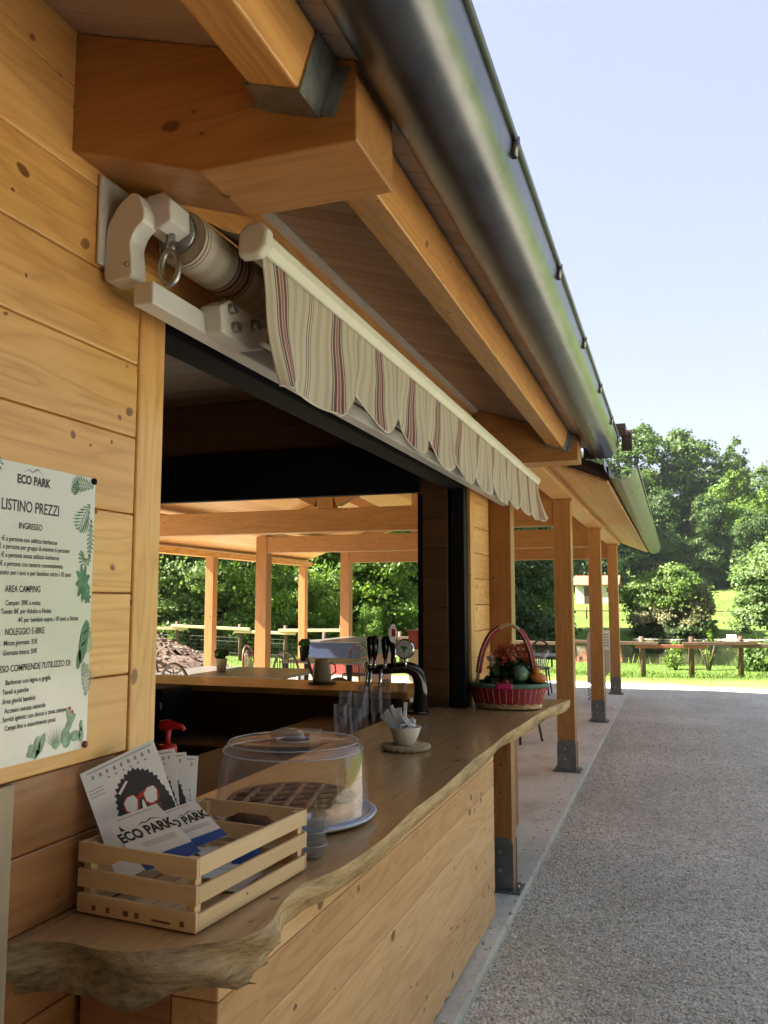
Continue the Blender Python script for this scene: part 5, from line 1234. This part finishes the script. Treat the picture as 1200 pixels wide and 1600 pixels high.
rail_fence('wooden_fence', 'dark fence on the lit slope behind the painted bins', [(-24 + 2.6 * i, 31 + 0.5 * i) for i in range(6)], 0.85, 1.05, False, 'fence', 0, 0.1)
g = MB(); g.tube([(1.28, 20.62, -0.05), (1.28, 20.62, 0.66)], 0.03, 8); g.build('sp', 'fence') if False else g.bm.free()
sg = thing('fence_sign', 'small white sign sitting on the red rail of the pond fence', 'sign', (1.16, 20.58, 0.72))
g = MB(); g.box(1.06, 1.27, 20.60, 20.615, 0.735, 0.885, 'x'); g.build('plate', 'paper', sg, bevel=0.003)
g = MB()
for k in range(5): g.box(1.08, 1.25 - 0.02 * (k % 3), 20.597, 20.5985, 0.755 + 0.024 * k, 0.763 + 0.024 * k, 'x')
g.build('writing_lines', 'inkgrey', sg)

# ------------------------------------------------------------------ far buildings
hx0, hx1, hy0, hz = -10.35, -6.0, 95.0, ground_z(-8, 95)
hs = thing('stone_shed', 'small stone shed with red tiled roof across the meadow', 'shed', ((hx0 + hx1) / 2, 97, hz))
g = MB(); g.box(hx0, hx1, hy0, hy0 + 4, hz - 0.2, hz + 2.1, 'x'); g.prism([(hy0, hz + 2.1), (hy0 + 4, hz + 2.1), (hy0 + 2, hz + 2.95)], hx0, hx1, ax=(0, 1, 0), ay=(0, 0, 1), an=(1, 0, 0)); g.build('wall', 'stonewall', hs)
g = MB()
for s_ in (0, 1):
    a = Vector((0, hy0 - 0.35 if s_ == 0 else hy0 + 4.35, hz + 2.0)); b = Vector((0, hy0 + 2, hz + 3.05)); d = (b - a).normalized(); nn = Vector((0, -d.z, d.y)) if s_ == 0 else Vector((0, d.z, -d.y))
    nn = nn if nn.z > 0 else -nn
    for k in range(24): g.frame(a + Vector((hx0 - 0.3 + k * 0.208, 0, 0)), d, Vector((1, 0, 0)), nn, (0, (b - a).length), (0.004, 0.20), (0.0, 0.08 + 0.02 * (k % 2)))
g.build('roof', 'tile', hs)
g = MB(); g.box(-9.4, -8.5, hy0 - 0.04, hy0 + 0.02, hz, hz + 1.75, 'z'); g.build('door', 'darkdoor', hs); g = MB(); g.box(-9.55, -8.35, hy0 - 0.06, hy0 + 0.02, hz + 1.76, hz + 1.9, 'x'); g.build('lintel', 'darkdoor', hs)
g = MB(); g.box(-7.0, -6.55, hy0 - 0.03, hy0 + 0.02, hz + 1.3, hz + 1.75, 'x'); g.build('window', 'darkdoor', hs)
g = MB()
for k in range(6):
    for j in range(9): g.tube([(-5.9 + 0.16 * j, 95.6 + random.uniform(-.05, .05), hz + 0.1 + 0.17 * k), (-5.9 + 0.16 * j, 96.6, hz + 0.1 + 0.17 * k)], 0.08, 8)
tag(g.build('log_pile', 'trunk'), 'dark stack of logs at the right end of the stone shed', 'log pile')
car = thing('parked_car', 'dark parked car at the wood edge left of the shed', 'car', (-18.3, 95, ground_z(-18, 95))); cz0 = ground_z(-18, 95)
g = MB(); g.prism([(-20.3, cz0 + 0.35), (-16.2, cz0 + 0.35), (-16.15, cz0 + 0.7), (-16.9, cz0 + 0.92), (-17.7, cz0 + 0.98), (-20.3, cz0 + 1.0)], 94.2, 95.9); g.prism([(-17.5, cz0 + 0.98), (-18.2, cz0 + 1.45), (-19.6, cz0 + 1.45), (-20.2, cz0 + 1.0)], 94.35, 95.75); g.build('body', 'carpaint', car, bevel=0.08)
g = MB(); g.prism([(-17.7, cz0 + 1.0), (-18.25, cz0 + 1.38), (-19.5, cz0 + 1.38), (-19.95, cz0 + 1.02)], 94.33, 95.77); g.build('window', 'carglass', car)
for x in (-17.0, -19.4):
    g = MB(); g.tube([(x, 94.15, cz0 + 0.33), (x, 94.4, cz0 + 0.33)], 0.33, 18); g.build('wheel', 'tyre', car)
lb = thing('log_bench', 'long pale log bench at the wood edge beside the parked car', 'bench', (-15, 92, ground_z(-15, 92)))
g = MB(); zb = ground_z(-15, 92); g.tube([(-16.6, 92, zb + 0.62), (-12.2, 92, zb + 0.68)], 0.13, 10); g.build('log', 'crate', lb)
for x in (-16.0, -14.2, -12.7):
    g = MB(); g.tube([(x, 92, zb - .1), (x, 92, zb + 0.55)], 0.09, 8); g.build('leg', 'trunk', lb)

# ------------------------------------------------------------------ vegetation
def crown_mesh(name, mat, blobs, n, size, seed, clumps=26, sig=0.20, parent=None):
    rg = np.random.default_rng(seed); P = []; Nn = []; Cr = []
    w_ = np.array([b[3] * b[4] for b in blobs]); w_ = w_ / w_.sum()
    for b, ww in zip(blobs, w_):
        c = np.array(b[:3]); r = np.array((b[3], b[3], b[4])); m = int(n * ww); K = max(6, int(clumps * (0.5 + ww * len(blobs) * 0.5)))
        d = rg.normal(size=(K, 3)); d /= np.linalg.norm(d, axis=1)[:, None]; cc = d * (0.55 + 0.42 * rg.random(K) ** 0.6)[:, None]
        cs = sig * (0.6 + 0.8 * rg.random(K)); i = rg.integers(0, K, m)
        q = cc[i] + rg.normal(size=(m, 3)) * cs[i][:, None] * np.array((1, 1, 0.62))
        P.append(c + q * r); nd = q + 0.25 * rg.normal(size=(m, 3)); nd[:, 2] += 0.35; nd /= np.linalg.norm(nd, axis=1)[:, None]; Nn.append(nd); Cr.append(np.clip(0.55 * rg.random(K)[i] + 0.45 * rg.random(m), 0, 1))
    P = np.concatenate(P); Nn = np.concatenate(Nn); Cr = np.concatenate(Cr)
    V, F = quads(P, size, rg, Nn, 0.85, 0.55); return leafmesh(name, mat, V, F, np.repeat(Cr, 4), parent)
def make_tree(kind, mat, H, rad, n, size, seed, name, label, group, base=0.15, trunk_r=0.22, nb=9, sparse=False):
    rt = random.Random(seed); t = thing(name, label, 'tree' if name.endswith('tree') else 'shrub', (0, 0, 0), 0, group)
    blobs = []
    for k in range(nb):
        f = (k + 0.5) / nb; z = H * (base + (1 - base) * f * 0.95); prof = math.sin(math.pi * min(1, 0.20 + f * 0.70)) ** 0.55
        a = k * 2.4 + rt.uniform(-.4, .4); rr_ = rad * prof * rt.uniform(0.25, 0.6); blobs.append((rr_ * math.cos(a), rr_ * math.sin(a), z, rad * prof * rt.uniform(0.45, 0.72), H * (1 - base) / nb * rt.uniform(1.2, 1.9)))
    g = MB(); pts = [Vector((rt.uniform(-.02, .02) * H * i / 5, rt.uniform(-.02, .02) * H * i / 5, H * 0.9 * i / 5)) for i in range(6)]; pts[0].z = -0.4
    g.tube(pts, [trunk_r * (1 - 0.16 * i) for i in range(6)], 8)
    for b in blobs[::1]:
        z0 = max(0.1 * H, b[2] * 0.72); g.tube([(0, 0, z0), (b[0] * 0.5, b[1] * 0.5, (z0 + b[2]) / 2 + 0.02 * H), (b[0], b[1], b[2])], [trunk_r * 0.42, trunk_r * 0.28, trunk_r * 0.1], 6)
    g.build('trunk', 'trunk', t)
    crown_mesh('crown', mat, blobs, n, size, seed, 30 if not sparse else 16, 0.20 if not sparse else 0.13, t); return t
KT = 'tall trees of the wood behind the meadow'
protoA = make_tree('a', 'leafA', 22, 6.2, 30000, 0.40, 31, 'broadleaf_tree', 'x', KT, 0.10, 0.4, 12)
protoB = make_tree('b', 'leafB', 20, 5.8, 26000, 0.40, 32, 'broadleaf_tree', 'x', KT, 0.06, 0.38, 11)
protoC = make_tree('c', 'leafC', 17, 5.2, 24000, 0.34, 33, 'broadleaf_tree', 'x', KT, 0.08, 0.3, 10)
protoS = make_tree('s', 'leafA', 21, 3.8, 7500, 0.34, 34, 'airy_tree', 'x', KT, 0.25, 0.22, 9, True)
used = set()
def put(proto, x, y, s, rz, label, group=None):
    o = proto if proto.name not in used else copy_tree(proto)
    used.add(proto.name); place(o, (x, y, ground_z(x, y) - 0.1), rz, s); o['label'] = label
    if group: o['group'] = group
    return o
big = [(protoA, -5.0, 128, 1.02, 'tall mid green tree just right of the pavilion gutter, highest in view'), (protoA, 2.2, 131, 0.99, 'tall broad tree in the middle of the right hand wood'), (protoC, 7.6, 124, 0.86, 'lower light green tree in front of the airy one'),
       (protoA, 8.9, 138, 0.80, 'mid green tree behind the sparse airy one'), (protoS, 8.6, 133, 0.93, 'sparse airy tree with sky showing through near the right edge'), (protoA, 14.2, 126, 0.80, 'mid green tree at the right edge of the photo'), (protoC, 11.5, 118, 0.72, 'bright tree lower down at the right edge of the wood'),
       (protoB, -1.8, 120, 0.66, 'dark shaded tree behind the pond bush'), (protoB, 4.6, 119, 0.60, 'dark shaded tree right of the pond bush'), (protoB, -7.8, 116, 0.72, 'dark tree right behind the stone shed'), (protoA, -12.5, 117, 0.72, 'mid green tree left behind the stone shed'),
       (protoB, -11.0, 124, 0.95, 'tall dark tree further back behind the shed'), (protoB, -17.5, 116, 0.78, 'dark tree behind the parked car'), (protoA, -16.0, 126, 0.9, 'tall tree behind the dark parked car trees'), (protoB, -22.5, 118, 0.85, 'dark tree left of the parked car'), (protoB, -28, 122, 0.95, 'dark tree far left of the parked car'), (protoA, -34, 120, 0.95, 'mid green tree beyond the rear hatch jamb'),
       (protoB, 9.5, 114, 0.50, 'small dark tree over the lit grass strip at right'), (protoB, 18.5, 120, 0.75, 'dark tree outside the right edge of the wood')]
for i, (p_, x, y, s, l) in enumerate(big): put(p_, x, y, s, i * 1.3, l, KT)
KL = 'trees and shrubs behind the left fence'
shA = make_tree('sa', 'leafC', 6.5, 2.3, 18000, 0.14, 41, 'leafy_tree', 'x', KL, 0.05, 0.12, 9)
shB = make_tree('sb', 'leafB', 9.5, 3.0, 20000, 0.165, 42, 'leafy_tree', 'x', KL, 0.04, 0.16, 10)
shW = make_tree('sw', 'leafW', 6.0, 2.6, 20000, 0.125, 43, 'leafy_tree', 'x', KL, 0.03, 0.12, 9)
left = [(shW, -17.6, 25.0, 1.0, 'pale green bushy tree at the left edge of the rear view'), (shW, -15.6, 24.6, 0.85, 'pale willowy shrub left of the first slim post'), (shB, -19.5, 31, 1.0, 'dark tree behind the pale willowy shrubs'), (shB, -15.5, 30.5, 1.0, 'dark tree behind the first slim post'),
        (shA, -12.9, 25.2, 0.62, 'bright shrub between the first slim post and the wide post'), (shB, -12.2, 31.5, 0.95, 'dark tree right of the first slim post'), (shA, -11.1, 26.4, 0.42, 'small bright shrub just left of the wide post'), (shB, -14.2, 35, 1.15, 'tall dark tree far behind the wide post'),
        (shA, -11.5, 29.0, 1.05, 'tall bright tree between the slim post and the end post'), (shA, -10.0, 29.6, 0.8, 'bright tree just left of the end post'), (shB, -10.3, 36, 1.1, 'dark tree behind the end post'), (shB, -8.2, 41, 1.1, 'dark tree to the right of the end post'), (shB, -12.6, 42, 1.25, 'tall dark tree deep behind the end post'), (shA, -6.9, 44, 0.9, 'mid green tree left of the lit slope'), (shB, -17, 38, 1.2, 'tall dark tree deep in the left wood'), (shB, -22, 36, 1.2, 'dark tree deep at the far left'), (shW, -20.5, 26.5, 1.1, 'pale tree outside the left edge of the rear view'),
        (shB, -23.5, 28.5, 1.0, 'dark tree outside the far left of the fence'), (shA, -9.3, 25.8, 0.24, 'low bright sapling in front of the end post'), (shA, -9.9, 34, 0.42, 'young bright sapling on the lit slope'), (shB, -15.5, 47, 1.4, 'tall dark tree on the far slope'), (shB, -20.5, 46, 1.4, 'tall dark tree on the far left slope'), (shB, -11, 50, 1.4, 'tall dark tree at the top of the far slope')]
for i, (p_, x, y, s, l) in enumerate(left): put(p_, x, y, s, i * 2.1, l, KL)
def shrub(name, label, x, y, blobs, parts, seed, trunk_h, z=None):
    kf = trunk_h / 2.0
    z = ground_z(x, y) if z is None else z
    t = thing(name, label, 'shrub', (x, y, z)); rt = random.Random(seed)
    for nm, mat, n, size, bl in parts: crown_mesh(nm, mat, bl, n, size, seed, 26, 0.2, t); seed += 1
    g = MB()
    for k in range(7): a = k * 0.9; g.tube([(0, 0, -0.1), (0.3 * kf * math.cos(a), 0.3 * kf * math.sin(a), trunk_h * 0.4), (0.8 * kf * math.cos(a), 0.8 * kf * math.sin(a), trunk_h)], [0.06 * kf, 0.045 * kf, 0.015 * kf], 6)
    g.build('stems', 'trunk', t, keep=True); return t
shrub('round_bush', 'large rounded bush with olive green crown on the far pond bank', -0.3, 50.2, None, [
    ('crown', 'leafO', 18000, 0.145, [(-1.4, 0, 2.3, 1.2, 1.2), (0.2, 0, 2.9, 1.2, 1.1), (0.9, 0.2, 2.3, 1.1, 1.0), (-0.6, -.3, 1.7, 1.1, 1.0)]),
    ('lower_crown', 'leafP', 9000, 0.14, [(-1.1, -0.6, 1.0, 1.1, 0.8), (0.3, -0.7, 0.9, 1.1, 0.8), (1.4, -0.3, 1.5, 0.9, 1.1), (1.8, 0, 2.0, 0.6, 0.9)]),
    ('dark_base', 'leafB', 4500, 0.18, [(-1.5, -0.5, 0.3, 0.7, 0.5), (0.4, -0.8, 0.35, 1.2, 0.5), (1.5, -0.5, 0.5, 0.8, 0.6)])], 51, 1.8, -0.35)
shrub('willow_bush', 'bright green willow spreading at the right edge beyond the pond', 5.2, 46.0, None, [
    ('crown', 'leafW', 24000, 0.145, [(0, 0, 3.6, 1.9, 1.4), (-1.5, -.2, 2.5, 1.2, 1.2), (1.4, 0, 2.8, 1.6, 1.4), (-0.6, -0.4, 1.6, 1.5, 1.1), (0.6, 0, 4.8, 1.1, 1.0), (-1.6, -.6, 0.9, 1.1, .7), (2, 0, 1.2, 1.5, 1.0)])], 61, 2.6, -0.25)
shrub('pond_shrub', 'grey green shrub on the pond bank left of the first pavilion post', -9.6, 51.0, None, [('crown', 'leafW', 5000, 0.17, [(0, 0, 1.6, .9, .9), (-.4, 0, .8, .9, .7), (.5, 0, .9, .8, .7)])], 71, 1.0, 0.0)
shrub('sapling', 'young bright sapling growing behind the pond fence', -0.05, 22.6, None, [('crown', 'leafC', 520, 0.06, [(0, 0, .32, .24, .26), (0.02, 0, .52, .15, .18), (-.12, 0, .18, .18, .15)])], 81, 0.5)
shrub('sapling', 'thin leafy sapling beside the red fence rail', 0.72, 22.4, None, [('crown', 'leafC', 260, 0.06, [(0, 0, .45, .09, .34), (0.05, 0, .80, .08, .2)])], 83, 0.7)
shrub('bank_shrub', 'low green shrub at the right edge behind the pond fence', 2.0, 22.3, None, [('crown', 'leafA', 1800, 0.08, [(0, 0, .35, .5, .35), (.4, 0, .5, .4, .35), (-.4, 0, .2, .35, .2)])], 85, 0.4)
KB = 'trees standing behind the photographer'  # added out of view to darken faces turned towards the camera
for i, (x, y, s_) in enumerate(((6.8, -12.5, .62), (11.5, -9.5, .62), (16.5, -6.5, .66), (21, -1.5, .66), (0, -15, .62))): put(protoB if i % 2 else protoA, x, y, s_, i, 'broad tree behind the viewer, number %s along the yard edge' % ('first', 'second', 'third', 'fourth', 'fifth')[i] if False else ['broad tree behind the viewer at the corner of the timber wing', 'dark tree behind the viewer over the gravel', 'broad tree behind the viewer right of the yard', 'dark tree furthest right behind the viewer', 'broad tree behind the roof of the timber wing'][i], KB)
for i, (x, y, s_) in enumerate(((33, -6, .7), (35, 2, .74), (34, 9.5, .7), (36, 17, .74))): put(protoB, x, y, s_, i * 1.7, ['dark tree on the far right of the yard, nearest the viewer', 'dark tree on the far right of the yard, second in the row', 'dark tree on the far right of the yard, third in the row', 'dark tree on the far right of the yard, closest to the pond'][i], 'trees along the far right side of the yard')  # row added out of view to darken what the gutter reflects
# reeds, lilies, grass
def blades(name, mat, n, area, h, wd, seed, label, cat, zf=ground_z, mask=None, lean=0.35):
    rg = np.random.default_rng(seed); x = area[0] + (area[1] - area[0]) * rg.random(n); y = area[2] + (area[3] - area[2]) * rg.random(n)
    if mask is not None:
        k = mask(x, y, rg); x, y = x[k], y[k]; n = len(x)
    z = np.array([zf(a, b) for a, b in zip(x, y)]) - 0.01; hh = h * (0.4 + 0.9 * rg.random(n)); a = rg.random(n) * 6.283
    dx, dy = np.cos(a), np.sin(a); lx, ly = rg.normal(size=n) * lean * hh, rg.normal(size=n) * lean * hh; w2 = wd * (0.6 + 0.8 * rg.random(n))
    p0 = np.stack([x - dx * w2, y - dy * w2, z], 1); p1 = np.stack([x + dx * w2, y + dy * w2, z], 1); p2 = np.stack([x + lx * .4 + dx * w2 * .6, y + ly * .4 + dy * w2 * .6, z + hh * .6], 1); p3 = np.stack([x + lx, y + ly, z + hh], 1)
    V = np.stack([p0, p1, p2, p3], 1).reshape(-1, 3); F = np.arange(4 * n).reshape(-1, 4)
    o = leafmesh(name, mat, V, F, np.repeat(rg.random(n), 4)); tag(o, label, cat, kind='stuff'); return o
blades('grass_strip', 'blade', 60000, (-26, 8, 18.4, 24.5), 0.048, 0.006, 91, 'tufted green grass along the pond fence', 'grass', mask=lambda x, y, r: r.random(len(x)) < np.clip((y - 18.4) / 2.2, 0.06, 1))
blades('grass_fringe', 'blade', 5000, (-9, 8, 20.2, 21.6), 0.10, 0.006, 92, 'taller grass fringe at the feet of the fence posts', 'grass')
def ring(lo, hi): return lambda x, y, r: (lambda e: (e > lo) & (e < hi))(np.sqrt(((x - 3.0) / 14.0) ** 2 + ((y - 37.5) / 12.2) ** 2))
blades('reeds', 'reed', 5200, (-12, 18, 24, 52), 0.55, 0.014, 93, 'pale reeds round the edge of the pond', 'reeds', mask=ring(0.985, 1.06), lean=0.15)
rg = np.random.default_rng(95); n = 900; t = rg.uniform(1.2, 2.0, n); rr_ = rg.uniform(0.90, 0.965, n); P = np.stack([3 + 14 * rr_ * np.cos(t) + 0.3, 37.5 + 12.2 * rr_ * np.sin(t), np.full(n, -0.46)], 1)
V, F = quads(P, 0.26, rg, np.tile([0, 0, 1.0], (n, 1)), 1.0, 0.75); o = leafmesh('water_lilies', 'flowerwhite', V, F, np.repeat(rg.random(n), 4)); tag(o, 'pale water lilies floating along the far shore', 'water lilies', kind='stuff')

# ------------------------------------------------------------------ summer haze over the meadow
g = MB(); g.box(-275, 275, -90, 425, -4, 90, 'x'); hz_ = g.build('haze', 'paper'); tag(hz_, kind='stuff')
hm = bpy.data.materials.new('haze'); hm.use_nodes = True; hm.node_tree.nodes.clear()
pv = hm.node_tree.nodes.new('ShaderNodeVolumePrincipled'); pv.inputs['Color'].default_value = (0.86, 0.92, 1.0, 1); pv.inputs['Density'].default_value = 0.00016; pv.inputs['Anisotropy'].default_value = 0.2
ho = hm.node_tree.nodes.new('ShaderNodeOutputMaterial'); hm.node_tree.links.new(pv.outputs[0], ho.inputs['Volume'])
hz_.data.materials.clear(); hz_.data.materials.append(hm)
